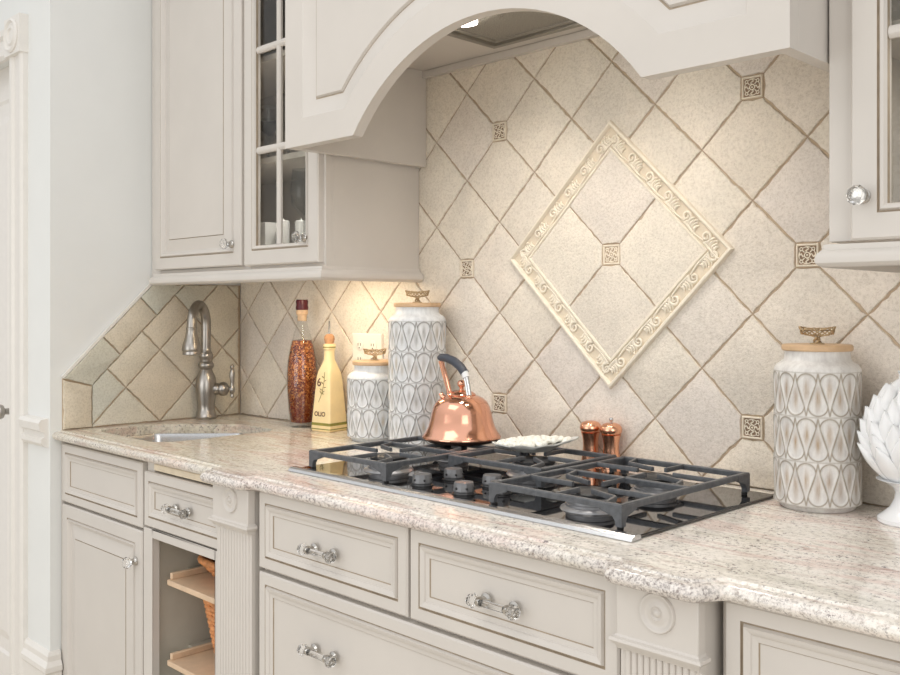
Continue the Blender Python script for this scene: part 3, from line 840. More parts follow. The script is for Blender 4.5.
# things behind the glass
def goblet(x, y, z, label, h=.19, r=.036):
    o = MB()
    o.lathe([(.034, 0), (.034, .002), (.010, .006), (.0045, .012), (.0042, h * .42), (.010, h * .47), (r * .92, h * .62), (r, h * .76), (r * .86, h), (r * .83, h), (r * .96, h * .76), (r * .88, h * .64), (.004, h * .50)], (0, 0, 0), 28)
    return tag(o.build('wine_glass', GOBLET, None, smooth=50, loc=(x, y, z)), label, 'glass', 'stemware behind the cabinet glass')
zs = ZUB + .030
goblet(-1.085, -.20, 1.7045, 'stemmed glass on the shelf behind the left panes of the sink side cabinet', .17)
goblet(-1.165, -.15, 1.7045, 'stemmed glass at the back of the shelf behind the sink side glass door', .15, .032)
goblet(-.985, -.20, 1.7045, 'stemmed glass on the shelf behind the right panes of the sink side cabinet', .17)
goblet(-.905, -.20, zs, 'tall stemmed glass standing at the bottom behind the sink side glass knob', .255, .042)
goblet(.80, -.17, zs, 'stemmed glass standing at the bottom of the right wall cabinet', .22, .042)
goblet(.83, -.17, 1.728, 'stemmed glass on the shelf of the right wall cabinet', .19, .040)
m = MB(); m.box(-.055, .055, -.035, .035, 0, .004); m.box(-.055, .055, -.035, -.031, .004, .115); m.box(-.055, .055, .031, .035, .004, .115); m.box(-.055, -.051, -.031, .031, .004, .115); m.box(.051, .055, -.031, .031, .004, .115)
tag(m.build('ceramic_box', PORC, None, bevel=.002, loc=(-1.105, -.20, zs)), 'white open ceramic box at the bottom behind the left glass pane', 'box')
m = MB(); m.lathe([(.018, 0), (.018, .115), (.015, .118), (.004, .117), (.001, .124), (0, .124)], (0, 0, 0), 20)
cd = tag(m.build('pillar_candle', PORC, None, smooth=40, loc=(-1.010, -.20, zs)), 'slim white candle behind the sink side glass door, the left one of two', 'candle', 'slim candles behind the glass')
dup(cd, None, (-.972, -.165, zs), 'slim white candle behind the sink side glass door, the right one of two')

# under cabinet light bar
u = thing('light_bar', 'slim white light bar fixed beneath the wall cabinet above the bottles', 'lamp', (-.83, -.19, ZUB + .012))
m = MB(); m.box(-.14, .14, -.024, .024, -.016, -.0005); m.build('housing', TRIMW, u, bevel=.002)
m = MB(); m.box(-.13, .13, -.016, .016, -.0185, -.0162); m.build('lens', LAMP2, u, smooth=0)

# ------------------------------------------------------------------ range hood
h = thing('range_hood', 'greige wooden mantel range hood with an arched front above the cooktop', 'range hood', (0, -.225, 1.669))
YH = -.4535; ZTOP = 2.45
def outline(xs, zb, r, ztop, n=28):
    zc = 1.379; a0 = math.asin((zb - zc) / r); ax = r * cos(a0)
    pts = [(-xs, zb)]
    for i in range(n + 1):
        a = (pi - a0) + (2 * a0 - pi) * i / n
        pts.append((r * cos(a), zc + r * sin(a)))
    return pts + [(xs, zb), (xs, ztop), (-xs, ztop)]
OUT = outline(.640, 1.669, .4785, ZTOP); P1 = outline(.571, 1.734, .545, 2.38); P1b = outline(.568, 1.737, .548, 2.377)
P2 = outline(.530, 1.773, .582, 2.34); P2b = outline(.5265, 1.7765, .5855, 2.3365); P2c = outline(.523, 1.780, .589, 2.333)
def rg(p, d): return [(x, YH + d, z) for x, z in p]
m = MB()
m.loops([rg(OUT, .028), rg(OUT, 0), rg(P1, 0), rg(P1b, .0022), rg(P2, .0105), rg(P2b, .0120), rg(P2c, .0060)], mats=[0, 0, 0, 0, 1, 0])
for p, d in ((P2c, .0060), (OUT, .028)):
    if p is P2c:
        tr = tessellate_polygon([[Vector((x, z, 0)) for x, z in p]]); m.add(rg(p, d), [list(t) for t in tr])
m.build('arched_front', [CAB, GLAZE], h, smooth=25)
m = MB(); m.box(-.640, -.616, YH + .028, -.004, 1.669, ZTOP); m.build('side_panel', CAB, h, bevel=.001)
m = MB(); m.box(.616, .640, YH + .028, -.004, 1.669, ZTOP); m.build('side_panel', CAB, h, bevel=.001)
m = MB()   # soffit with an opening for the vent
VX0, VX1, VY0, VY1 = -.300, .300, -.375, -.072
m.box(-.616, VX0, YH + .028, -.004, 1.930, 1.948); m.box(VX1, .616, YH + .028, -.004, 1.930, 1.948)
m.box(VX0, VX1, YH + .028, VY0, 1.930, 1.948); m.box(VX0, VX1, VY1, -.004, 1.930, 1.948)
m.build('soffit', CAB, h, smooth=0)
m = MB(); m.box(-.616, .616, -.020, -.0035, 1.911, 1.9295); m.build('wall_strip', CAB, h, bevel=.001)
VF = plain('vent_frame_metal', S(150, 146, 138), .4, metal=.6)
VM = plain('vent_mesh_metal', S(150, 146, 138), .5, metal=.4, var=.5, nscale=420)
v = MB()
R = [[(VX0 + a, VY0 + a, z), (VX1 - a, VY0 + a, z), (VX1 - a, VY1 - a, z), (VX0 + a, VY1 - a, z)] for a, z in ((-.012, 1.9295), (-.012, 1.925), (.004, 1.925), (.006, 1.933), (.016, 1.933), (.018, 1.927), (.026, 1.927), (.028, 1.931))]
v.loops(R); vf = v.build('vent_frame', VF, h, smooth=0)
m = MB(); a = .026; m.box(VX0 + a, VX1 - a, VY0 + a, VY1 - a, 1.9312, 1.940); m.build('filter_screen', VM, vf, smooth=0)
for lx in (-.190, .190):  # left lamp belongs to the hood, the right one is added for light
    m = MB(); m.lathe([(.030, 0), (.030, .010), (.024, .016), (0, .018)][::-1], (lx, -.292, 1.914), 24); l = m.build('lamp', LAMP, vf, smooth=40); l['label'] = 'glowing white hood lamp, right one of the pair added as fill'
m = MB(); m.box(-.105, -.062, -.300, -.262, 1.921, 1.9312); m.build('switch_box', BLACKP, vf, bevel=.002)
m = MB(); m.ball((-.082, -.290, 1.912), .010, 12, 8); m.build('bulb', CLEAR, vf)
shift(h)

# ------------------------------------------------------------------ wall outlet
o = thing('wall_outlet', 'cream wall outlet on the tile between the oil bottle and the canisters', 'outlet', (-.865, -.0035, 1.150))
m = MB(); m.rect_rings(-.068, .068, -.057, .057, 0, [(0, 0), (0, .003), (.003, .0055), (.006, .006)]); m.build('cover_plate', PLASTW, o, smooth=0)
for x in (-.030, .030):
    for z in (-.021, .021):
        m = MB(); m.lathe([(.0165, .0055), (.0165, .0075), (.0155, .008), (0, .008)], (x, 0, z), 24, axis='Y'); s = m.build('socket', PLASTW, o, smooth=40)
        m = MB(); m.box(x - .0065, x - .0045, -.0088, -.0078, z - .001, z + .007); m.box(x + .0045, x + .0065, -.0088, -.0078, z - .001, z + .007); m.lathe([(.002, .0078), (.002, .0088), (0, .0088)], (x, 0, z - .007), 10, axis='Y')
        m.build('slots', SLOT, s, smooth=0)

# ------------------------------------------------------------------ cooktop
ck = thing('gas_cooktop', 'black glass five burner gas cooktop with cast iron grates set in the granite', 'cooktop', ((CX0 + CX1) / 2, -.30, ZT))
GZ = .0065
def wl(*b): return b
ox, oy = (CX0 + CX1) / 2, -.30
m = MB(); m.box(CX0 - ox, CX1 - ox, CY0 + .024 - oy, CY1 - oy, .0008, GZ); m.box(CX0 + .035 - ox, CX1 - .035 - ox, CY0 + .035 - oy, CY1 - .035 - oy, -.05, .0008); m.build('glass_surface', CERAM, ck, bevel=.0015)
m = MB(); m.prism([(CY0 - oy, .001), (CY0 + .004 - oy, .0065), (CY0 + .010 - oy, .0095), (CY0 + .022 - oy, .0095), (CY0 + .027 - oy, .0068), (CY0 + .027 - oy, .001)], CX0 - .006 - ox, CX1 + .004 - ox, 'YZ'); t_ = m.build('front_trim', STEEL, ck, smooth=20); t_['label'] = 'brushed steel front trim strip'
burn = [(-.315, -.405, 1.0), (-.315, -.200, .8), (-.052, -.215, 1.1), (.248, -.415, 1.0), (.248, -.205, .9)]
for x, y, s in burn:
    m = MB(); m.lathe([(.056 * s, 0), (.054 * s, .003), (.048 * s, .0055), (.046 * s, .006), (.046 * s, .010), (.043 * s, .011), (.043 * s, .0155), (.0455 * s, .017), (.0455 * s, .022), (.038 * s, .024), (0, .024)], (x - ox, y - oy, GZ), 44)
    b = m.build('burner', BURN, ck, smooth=40)
    m = MB(); m.lathe([(.040 * s, .0242), (.0415 * s, .026), (.0415 * s, .030), (.038 * s, .0325), (0, .0335)], (x - ox, y - oy, GZ), 44); m.build('burner_cap', IRONCAP, b, smooth=40)
def knob_ck(x, y):
    m = MB(); m.lathe([(.0195, 0), (.0195, .004), (.0205, .0045), (.0215, .006), (.0195, .021), (.0180, .0235), (.0165, .0225), (0, .0225)], (x - ox, y - oy, GZ), 12)
    k = m.build('control_knob', KNOBM, ck, smooth=25, bevel=.0006)
    m = MB()
    for j in range(6):
        a = 2 * pi * (j + .5) / 6; m.ball((x - ox + .0205 * cos(a), y - oy + .0205 * sin(a), GZ + .0125), .0026, 8, 6)
    m.lathe([(.024, 0), (.024, .0012), (.0, .0013)], (x - ox, y - oy, GZ), 24)
    m.build('grip_dimples', BLACKP, k)
for x, y in ((-.128, -.478), (-.128, -.388), (-.006, -.482), (-.020, -.385), (.040, -.428)): knob_ck(x, y)
GT = .049     # top of the grates above the counter
def grate(x0, x1, y0, y1, centres, splits):
    m = MB(); w = .0050; hh = .0105; zt = GT; zb = GT - hh
    def bar(p, q, ww=w, h=hh, zt=zt):
        p = Vector(p); q = Vector(q); d = (q - p).normalized(); n = Vector((-d.y, d.x)) * ww
        vs = []
        for z, k in ((zt - h, 1.0), (zt - .002, 1.0), (zt, .7)):
            vs += [(p.x + n.x * k, p.y + n.y * k, z), (p.x - n.x * k, p.y - n.y * k, z), (q.x - n.x * k, q.y - n.y * k, z), (q.x + n.x * k, q.y + n.y * k, z)]
        m.add([(a - ox, b - oy, c) for a, b, c in vs], [(3, 2, 1, 0), (8, 9, 10, 11)] + [(4 * l + i, 4 * l + (i + 1) % 4, 4 * l + 4 + (i + 1) % 4, 4 * l + 4 + i) for l in (0, 1) for i in range(4)])
    a, b, c, d = x0 + w, x1 - w, y0 + w, y1 - w
    bar((x0, c), (x1, c)); bar((x0, d), (x1, d)); bar((a, c), (a, d)); bar((b, c), (b, d))
    for y in splits: bar((a, y), (b, y))
    ys = [c] + list(splits) + [d]
    for (bx_, by_), ya, yb in zip(centres, ys, ys[1:]):
        for s, e in ((a, bx_ - .040), (b, bx_ + .040)): bar((s, by_), (e, by_), .0036, .0085)
        for s, e in ((ya, by_ - .036), (yb, by_ + .036)): bar((bx_, s), (bx_, e), .0036, .0085)
        # cranked bars that leave the rails and turn toward the flame
        for sx, rx in ((-1, a), (1, b)):
            sy, ry = (1, yb) if sx < 0 else (-1, ya)
            k1 = (rx - sx * .030, ry); k2 = (rx - sx * .046, by_ + sy * (abs(ry - by_) * .52)); k3 = (bx_ + sx * .026, by_ + sy * .030)
            bar(k1, k2, .0034, .0085); bar(k2, k3, .0034, .0085)
    g = m.build('cast_iron_grate', IRON, ck, smooth=30)
    # corner feet
    for fx, sx in ((x0, 1), (x1, -1)):
        for fy, sy in ((y0, 1), (y1, -1)):
            f_ = MB()
            gus = [(0, GT - .002), (0, GZ + .006), (.012, GZ + .006), (.013, GZ + .014), (.018, GZ + .022), (.028, GT - .0175), (.044, GT - .0125), (.044, GT - .002)]
            th = .009
            f_.prism([(fx + sx * (u - .0007) - ox, z) for u, z in gus], fy - sy * .0007 - oy, fy + sy * th - oy, 'XZ')
            f_.prism([(fy + sy * (u - .0005) - oy, z + .0002) for u, z in gus], fx - sx * .0005 - ox, fx + sx * th - ox, 'YZ')
            f_.build('foot', IRON, g, smooth=20)
            f_ = MB(); f_.lathe([(.0055, GZ + .0004), (.006, GZ + .004), (.0045, GZ + .0062)], (fx + sx * .007 - ox, fy + sy * .007 - oy, 0), 14); f_.build('rubber_tip', BLACKP, g)
    return g
grate(-.447, -.187, -.524, -.098, [(-.315, -.405), (-.315, -.200)], [-.308])
grate(-.178, .080, -.352, -.098, [(-.052, -.215)], [])
grate(.100, .390, -.524, -.098, [(.248, -.415), (.248, -.205)], [-.308])

# ------------------------------------------------------------------ canisters
def canister(label, x, y, rows, mat, rot):
    R, RH, ND = .0762, .080, 12
    r = thing('canister', label, 'canister', (x, y, ZT), rot, 'teardrop ceramic canisters')
    z0 = .012; zt = z0 + rows * RH
    seg = ND * 40; nz = rows * 58
    m = MB(); line, streak = [], []
    per = 2 * pi * R / ND
    def drop(px, pz, up):     # signed distance to a teardrop, round end at the top if up
        if not up: pz = RH - pz
        r2 = per * .415; z_ = .0025; h = RH - z_ - r2 - .0025; zz = pz - z_
        px = abs(px); b = -r2 / h; a = sqrt(1 - b * b); px += .0016 * sin(pi * min(1, max(0, zz / h)))
        k = -b * px + a * zz
        if k < 0: return math.hypot(px, zz)
        if k > a * h: return math.hypot(px, zz - h) - r2
        return a * px + b * zz
    rings = []
    for iz in range(nz + 1):
        z = z0 + (zt - z0) * iz / nz; lz = min(RH - 1e-6, max(0, (z - z0) - RH * int(min(rows - 1, (z - z0) / RH))))
        ring = []
        for js in range(seg):
            s = (js / seg * ND) % 1.0; xa = (s - .5) * per; xb = ((s + .5) % 1.0 - .5) * per
            da, db = drop(xa, lz, True), drop(xb, lz, False)
            d, px, q = (da, xa, lz) if da < db else (db, xb, RH - lz)
            ln = exp(-(d / .00125) ** 2)
            edge = min(lz, RH - lz); 
            ln = max(ln, .55 * exp(-(edge / .0012) ** 2) if d > 0 else 0)
            ins = max(0, min(1, -d / .004))
            st = exp(-(px / .0046) ** 2) * exp(-((q - RH * .60) / .017) ** 2) * ins
            rr = R + .0006 * ln - .0017 * ins
            a = 2 * pi * js / seg; ring.append((rr * cos(a), rr * sin(a), z)); line.append(ln); streak.append(st)
        rings.append(ring)
    m.loops(rings)
    n_side = len(m.v)
    m.lathe([(0, .0), (.062, 0), (.066, .003), (.068, .009), (.0735, .0105), (.0762, z0)], (0, 0, 0), seg, cap=False)
    m.lathe([(.0762, zt), (.0755, zt + .004), (.071, zt + .011), (.063, zt + .016), (.0585, zt + .020), (.0570, zt + .030), (.0570, zt + .036), (0, zt + .036)], (0, 0, 0), seg, cap=False)
    m.attr = {'line': line + [0] * (len(m.v) - n_side), 'streak': streak + [0] * (len(m.v) - n_side)}
    m.build('body', mat, r, smooth=60)
    m = MB(); z = zt + .0362
    m.lathe([(0, z), (.0605, z), (.0625, z + .002), (.0625, z + .009), (.060, z + .0115), (0, z + .0118)], (0, 0, 0), 48); l = m.build('lid', LIDW, r, smooth=40)
    m = MB(); z += .0118   # woven wire bow on a short twisted stem
    m.lathe([(.013, 0), (.013, .0015), (.006, .003), (0, .003)], (0, 0, z), 20)
    for k in range(3):
        m.tube([(.0065 * (1 - t * .55) * cos(2 * pi * k / 3 + 2.6 * t), .0065 * (1 - t * .55) * sin(2 * pi * k / 3 + 2.6 * t), z + .002 + .011 * t) for t in [i / 8 for i in range(9)]], .0022, 6)
    def bowl(a, e): return (.0300 * cos(a) * (1 + .06 * e), .0130 * sin(a) * (1 + .06 * e), z + .0225 + .0068 * e + .003 * cos(a) ** 2)
    for ph in range(2):
        m.tube([bowl(2 * pi * i / 120, sin(2 * pi * i / 180 * 5 + ph * pi)) for i in range(180)], .0012, 6, True)
    for k in (-1, 0, 1): m.tube([(0, 0, z + .012), (k * .010, -.010 * (1 - abs(k)), z + .0155), (k * .022, -.0125 * (1 - abs(k)), z + .0175)], .0013, 6)
    m.build('wire_knob', KNOBW, l, smooth=60)
    return r
cam_dir = radians(45)
canister('tallest teardrop canister, four rows of grey white drops, behind the copper kettle', -.566, -.084, 4, CANW, cam_dir)
canister('shortest teardrop canister, two rows of grey white drops, beside the oil bottle', -.7395, -.084, 2, CANW, cam_dir + .13)
canister('teardrop canister with three rows of brown streaked drops, at the right of the cooktop', .517, -.083, 3, CANB, radians(25))

# ------------------------------------------------------------------ chilli oil bottle
b = thing('chilli_oil_bottle', 'tall clear bottle of chilli flakes with a burgundy wax cap, left of the oil bottle', 'bottle', (-1.112, -.060, ZT))
prof = [(.0, .0), (.033, .0), (.036, .003), (.037, .012), (.0425, .06), (.0470, .125), (.0475, .160), (.0440, .205), (.0370, .245), (.0285, .275), (.0210, .300), (.0165, .318), (.0155, .334), (.0175, .336), (.0175, .341)]
m = MB(); m.lathe(prof, (0, 0, 0), 40, cap=False); m.build('glass', CLEAR, b, smooth=50)
m = MB(); m.lathe([(0, .016), (.0345, .016), (.0405, .06), (.0450, .125), (.0455, .160), (.0420, .205), (.0350, .245), (.0290, .266), (.0, .270)], (0, 0, 0), 40); m.build('chilli_flakes', CHILLI, b, smooth=50)
m = MB(); m.lathe([(.0, .325), (.0140, .325), (.0145, .343), (.0175, .345), (.0178, .358), (.015, .362), (0, .362)], (0, 0, 0), 28); m.build('cork', PALECORK, b, smooth=40)
m = MB(); m.lathe([(.0160, .3585), (.0185, .360), (.0195, .366), (.0178, .374), (.0190, .386), (.0170, .391), (0, .391)], (0, 0, 0), 28); m.build('wax_cap', WAX, b, smooth=40)

# ------------------------------------------------------------------ oil bottle
b = thing('oil_bottle', 'square cream ceramic oil bottle lettered OLIO, with a cork pourer', 'bottle', (-.981, -.056, ZT), radians(9))
def sq(h, z, r): return [(x, y, z) for x, y in rounded([(-h, -h), (h, -h), (h, h), (-h, h)], r, 5)]
m = MB()
m.loops([sq(.036, 0, .006), sq(.0385, .003, .006), sq(.0385, .018, .006), sq(.0285, .160, .008), sq(.0255, .178, .010), sq(.0185, .200, .012), sq(.0150, .212, .0148), sq(.0145, .235, .0144), sq(.0148, .240, .0146), sq(.0175, .243, .0172), sq(.0178, .256, .0175), sq(.0160, .259, .0158)], 0, True, True, True)
m.build('body', OLIOM, b, smooth=35)
m = MB()
for z0, z1 in ((.0185, .0265), (.0065, .0095), (.247, .2505)):
    m = MB(); f = lambda z: .0177 if z > .2 else .0385 if z < .018 else .0385 - .010 * (z - .018) / .142
    rr_ = .0177 if z0 > .2 else .006
    m.loops([sq(f(z0) + .0003, z0, rr_), sq(f(z1) + .0003, z1, rr_)]); m.build('painted_band', OLIOG, b, smooth=35)
m = MB(); m.lathe([(0, .258), (.0125, .258), (.0145, .266), (.0160, .272), (.0150, .281), (.0095, .287), (0, .289)], (0, 0, 0), 24); m.build('cork', CORK, b, smooth=60)
m = MB(); m.tube([(0, 0, .286), (0, 0, .300), (.002, -.002, .312), (.007, -.007, .321), (.009, -.009, .326)], [.0032, .0030, .0028, .0026, .0024], 10); m.build('pourer', STEEL, b, smooth=60)
# lettering and painted sprig lie on the sloped left face
fa = math.atan2(.010, .142)
def face(u, z, d=.0004):
    zz = z; hw = .0385 - .010 * max(0, zz - .018) / .142
    return (u, -hw - d, zz)
def text(body, size, u, z, name, mat, sy=1.0):
    cu = bpy.data.curves.new('t', 'FONT'); cu.body = body; cu.size = size; cu.extrude = .0003; cu.align_x = 'CENTER'; cu.offset = .0004
    t = bpy.data.objects.new('t', cu); COL.objects.link(t)
    dg = bpy.context.evaluated_depsgraph_get(); me = bpy.data.meshes.new_from_object(t.evaluated_get(dg))
    bpy.data.objects.remove(t); me.name = name; me.materials.clear(); me.materials.append(mat)
    for v in me.vertices:
        x, y = v.co.x, v.co.y * sy; v.co = Vector(face(u + x, z + y, .0004 + v.co.z))
    o = bpy.data.objects.new(name, me); COL.objects.link(o); o.parent = b; return o
text('OLIO', .0185, -.004, .046, 'lettering', INK)
text('6', .034, -.0130, .134, 'lettering', INK)
m = MB()
def stroke(p, r): m.tube([face(u, z, .0003) for u, z in p], r, 6, flat=.5)
stroke([(.008, .176), (.007, .150), (.003, .125), (-.004, .103), (-.012, .086)], [.0008, .0009, .001, .001, .0006])
for u, z, a in ((.006, .148, .5), (.004, .140, 2.4), (.005, .130, .2), (.001, .122, 2.7), (.0, .116, .4), (-.002, .112, 2.2), (.007, .158, 2.6), (.0, .118, -1.0)):
    stroke([(u, z), (u + .006 * cos(a), z + .006 * sin(a)), (u + .012 * cos(a), z + .011 * sin(a))], [.0006, .0019, .0005])
m.build('painted_sprig', INKG, b, smooth=60)

# ------------------------------------------------------------------ copper kettle on the rear left burner
k = thing('kettle', 'polished copper bell-shaped kettle with a dark grip, on the left grate', 'kettle', (-.305, -.183, ZT + GT))
def KW(t, c, z): return (.709 * t + .705 * c, .705 * t - .709 * c, z)
m = MB(); m.lathe([(0, .004), (.072, .004), (.074, 0), (.080, 0), (.083, .003), (.0915, .0055), (.0935, .0085)], (0, 0, 0), 56); m.build('base_rim', DKCOP, k, smooth=40)
m = MB(); m.lathe([(.0935, .0085), (.0942, .012), (.0915, .016), (.0855, .024), (.0795, .036), (.0750, .052), (.0715, .068), (.0675, .082), (.0610, .094), (.0510, .103), (.0400, .108), (.0330, .1095)], (0, 0, 0), 64, cap=False)
m.build('body', COPPER, k, smooth=60)
m = MB(); m.lathe([(.0335, .1085), (.0345, .111), (.0325, .1135), (.026, .118), (.014, .1215), (0, .1225)], (0, 0, 0), 40); l = m.build('lid', COPPER, k, smooth=50)
m = MB(); m.lathe([(.006, .121), (.005, .127), (.0095, .132), (.0105, .138), (.0075, .144), (0, .146)], (0, 0, 0), 20); m.build('lid_knob', COPPER, l, smooth=60)
m = MB()
for t, c in ((.018, .034), (-.028, -.030)): m.ball(KW(t, c, .1065), .0085, 14, 8, (1, 1, .8))
m.tube([KW(-.036, .010, .100), KW(-.046, .006, .108), KW(-.050, .004, .114)], [.008, .006, .0055], 12)
m.build('fittings', COPPER, k, smooth=60)
hd = MB(); hd.tube([KW(.018, .034, .108), KW(.015, .031, .130), KW(.010, .026, .157)], .0062, 10, flat=.35); hd.build('handle_strap', STEEL, k, smooth=60)
hd = MB(); hd.tube([KW(-.028, -.030, .108), KW(-.036, -.032, .140), KW(-.046, -.030, .176), KW(-.050, -.028, .190)], .0062, 10, flat=.35)
hh = hd.build('handle_strap', COPPER, k, smooth=60)
m = MB(); m.tube([KW(.0105, .0265, .153), KW(.006, .022, .166)], [.0085, .0095], 16); m.build('ferrule', PORC, hh, smooth=40)
m = MB(); m.tube([KW(.0075, .023, .163), KW(-.002, .013, .177), KW(-.018, -.003, .190), KW(-.036, -.017, .197), KW(-.050, -.026, .198), KW(-.055, -.029, .195)], [.0105, .0105, .0105, .0100, .0092, .0060], 18); m.build('grip', RUBBER, hh, smooth=60)

# ------------------------------------------------------------------ white ruffled dish on the centre grate
d = thing('leaf_dish', 'white ruffled leaf-shaped dish resting on the centre grate', 'dish', (-.085, -.190, ZT + GT), radians(45))
def leaf(a, k=1.0):
    c = cos(a); r = 1.0 + .045 * sin(9 * a) + (.30 * max(0, c) ** 6)
    return (.082 * r * cos(a) * k, .052 * (1 + .06 * sin(9 * a + 1)) * sin(a) * k)
m = MB(); n = 90; R = []
for kk, z in ((.30, .0), (.42, .0), (.46, .003), (.75, .008), (1.0, .016), (1.0, .0185), (.96, .0185), (.72, .011), (.4, .007)):
    R.append([(*leaf(2 * pi * i / n, kk), z + (.012 * max(0, cos(2 * pi * i / n)) ** 3 + .0015 * sin(18 * pi * i / n)) * (kk > .7)) for i in range(n)])
m.loops(R, 0, True, True, True); m.build('dish', GREYW, d, smooth=60)
m = MB(); rr_ = random.Random(5)
for q in range(190):
    a = rr_.random() * 2 * pi; rad = sqrt(rr_.random()) * .86
    x, y = leaf(a, rad); m.ball((x, y, .0165 + .009 * (1 - rad) + .005 * (x / .08) + rr_.random() * .004), .0045 + rr_.random() * .0045, 8, 6, (1, 1, .85))
m.build('ruffles', FOODW, d, smooth=60)

# ------------------------------------------------------------------ copper mills
def mill(label, x, y, finial):
    r = thing('pepper_mill', label, 'mill', (x, y, ZT), 0, 'copper mills behind the cooktop')
    k = 1.26; P = lambda pr: [(q * k, z) for q, z in pr]
    m = MB(); m.lathe(P([(0, 0), (.0185, 0), (.019, .002), (.019, .007), (.0175, .010), (.0165, .018), (.0150, .034), (.0138, .048), (.0140, .060), (.0155, .072), (.0172, .079), (.0176, .0805), (.0150, .0815)]), (0, 0, 0), 36, cap=False); m.build('body', COPPERM, r, smooth=50)
    m = MB(); m.lathe(P([(.0145, .0815), (.0175, .0825), (.0192, .087), (.0197, .092), (.0186, .098), (.0150, .1035), (.009, .1065), (0, .1075)]), (0, 0, 0), 36); h_ = m.build('head', COPPERM, r, smooth=50)
    if finial:
        m = MB(); m.lathe([(.0030, .106), (.0026, .110), (.0042, .112), (.0048, .115), (.0040, .118), (0, .119)], (0, 0, 0), 14); m.build('finial', STEEL, h_, smooth=50)
mill('copper mill with a plain domed head, the left one behind the grates', -.0385, -.031, False)
mill('copper mill topped by a small steel finial, the right one behind the grates', .0190, -.031, True)

# ------------------------------------------------------------------ white artichoke ornament
a_ = thing('artichoke_ornament', 'white ceramic artichoke on a pedestal foot at the right end of the counter', 'ornament', (.690, -.105, ZT))
m = MB(); m.lathe([(0, 0), (.050, 0), (.053, .003), (.053, .009), (.048, .013), (.044, .016), (.033, .026), (.026, .040), (.0245, .052), (.028, .060), (.040, .068), (.055, .074)], (0, 0, 0), 40); m.build('pedestal', PORC, a_, smooth=40)
m = MB(); prof = []
BH, BR = .19, .0725
def brad(t): return BR * (sin(pi * min(1, t * .97 + .10)) ** .62) * (1 - .22 * t)
m.lathe([(max(.001, brad(i / 14) * .93), .068 + BH * .94 * i / 14) for i in range(15)], (0, 0, 0), 36)
for row in range(8):
    t = .03 + row * .118; nl = [10, 11, 12, 12, 11, 10, 8, 5][row]
    for j in range(nl):
        th = 2 * pi * (j + .5 * (row % 2)) / nl; w = .026 * (1 - .05 * row); L = .060 * (1 - .035 * row)
        rings = []
        for i in range(9):
            s = i / 8; tt = min(.995, t + s * L / BH); rr = brad(tt) + .004 + .010 * sin(pi * s * .75) * (1 - .3 * s) + .013 * s ** 3
            hw = w * (sin(pi * (s * .80 + .20)) ** .75 if s < 1 else .04) * .85 + .0006
            zc = .070 + BH * tt
            ring = []
            for q in range(7):
                u = (q - 3) / 3; an = th + u * hw / max(rr, .02); cup = -.009 * u * u
                ring.append(((rr + cup) * cos(an), (rr + cup) * sin(an), zc - .004 * abs(u)))
            for q in range(7):
                u = (3 - q) / 3; an = th + u * hw / max(rr, .02); cup = -.009 * u * u - .0035
                ring.append(((rr + cup) * cos(an), (rr + cup) * sin(an), zc - .004 * abs(u)))
            rings.append(ring)
        m.loops(rings, 0, True, True, True)
m.build('leaves', PORC, a_, smooth=50)

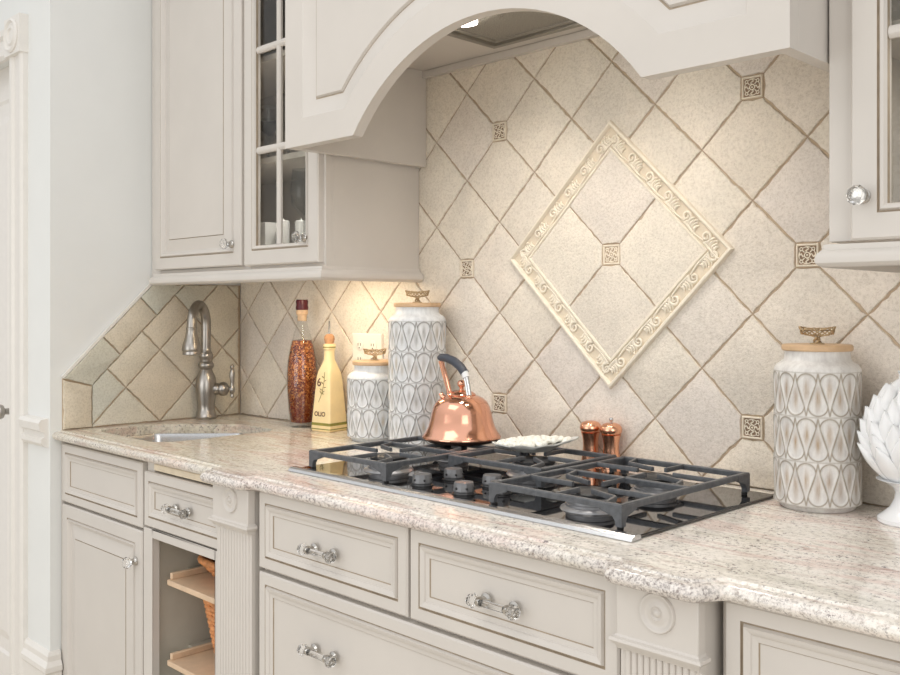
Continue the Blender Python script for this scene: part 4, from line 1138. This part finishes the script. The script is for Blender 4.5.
# ------------------------------------------------------------------ light
def area(name, loc, target, sx, sy, power, col):
    l = bpy.data.lights.new(name, 'AREA'); l.shape = 'RECTANGLE'; l.size = sx; l.size_y = sy; l.energy = power; l.color = col
    o = bpy.data.objects.new(name, l); COL.objects.link(o); o.location = loc
    o.rotation_euler = (Vector(target) - Vector(loc)).to_track_quat('-Z', 'Y').to_euler(); return o
w = bpy.data.worlds.new('World'); SC.world = w; w.use_nodes = True
nt = w.node_tree; bg = nt.nodes['Background']
tc = N(nt, 'ShaderNodeTexCoord'); sx = N(nt, 'ShaderNodeSeparateXYZ'); nt.links.new(tc.outputs['Generated'], sx.inputs[0])
nt.links.new(ramp(nt, sx.outputs[2], [(.0, (.46, .45, .43)), (.45, (.82, .82, .82)), (1, (.90, .90, .90))]), bg.inputs['Color'])
bg.inputs['Strength'].default_value = 1.12
area('window_daylight', (-.6, -4.2, 1.3), (-.1, 0, 1.0), 2.4, 1.8, 24, (.99, 1, 1))
area('side_fill_light', (3.2, -2.4, 1.7), (0, -.2, 1.1), 1.6, 1.8, 21, (1, .98, .95))  # unseen side light, added to brighten the surfaces facing right
area('ceiling_fixture', (-.3, -1.7, 2.55), (-.3, -1.3, 0), 1.2, 1.0, 6, (1, .98, .95))
def spot(name, loc, target, power, ang, col, rad=.03, blend=.6):
    l = bpy.data.lights.new(name, 'SPOT'); l.energy = power; l.spot_size = radians(ang); l.spot_blend = blend; l.color = col; l.shadow_soft_size = rad
    o = bpy.data.objects.new(name, l); COL.objects.link(o); o.location = loc
    o.rotation_euler = (Vector(target) - Vector(loc)).to_track_quat('-Z', 'Y').to_euler(); return o
for lx in (-.190, .190): spot('hood_lamp_and_fill_light', (lx, -.292, 1.908), (lx, -.20, .9), 7, 128, (1, .93, .85), .05, 1.0)  # right-hand spot is an added fill that brightens the tiles there
for px_, py_, pz in ((-.92, -.22, 1.684), (-.92, -.22, 1.971), (.90, -.22, 1.708)):  # unseen lights added to brighten the cabinet interiors behind the glass
    pl_ = bpy.data.lights.new('cabinet_fill_light', 'AREA'); pl_.shape = 'DISK'; pl_.size = .05; pl_.energy = .45; pl_.color = (1, .93, .84)
    po = bpy.data.objects.new('cabinet_fill_light', pl_); COL.objects.link(po); po.location = (px_, py_, pz)
area('light_bar_light', (-.83, -.19, 1.376), (-.83, -.12, .9), .24, .03, .9, (1, .80, .55))

# ------------------------------------------------------------------ camera
cam = bpy.data.cameras.new('Camera'); co = bpy.data.objects.new('Camera', cam); COL.objects.link(co)
co.location = (1.2785, -1.8, 1.285); co.rotation_euler = (pi / 2, 0, .7829)
cam.sensor_width = 36; cam.lens = 949.09 * 36 / 900
cam.shift_x = -3.96 / 900; cam.shift_y = -30.76 / 900
cam.clip_start = .02
SC.camera = co
SC.view_settings.view_transform = 'Standard'; SC.view_settings.look = 'None'
SC.view_settings.exposure = .14; SC.view_settings.gamma = 1
SC.view_settings.use_curve_mapping = False
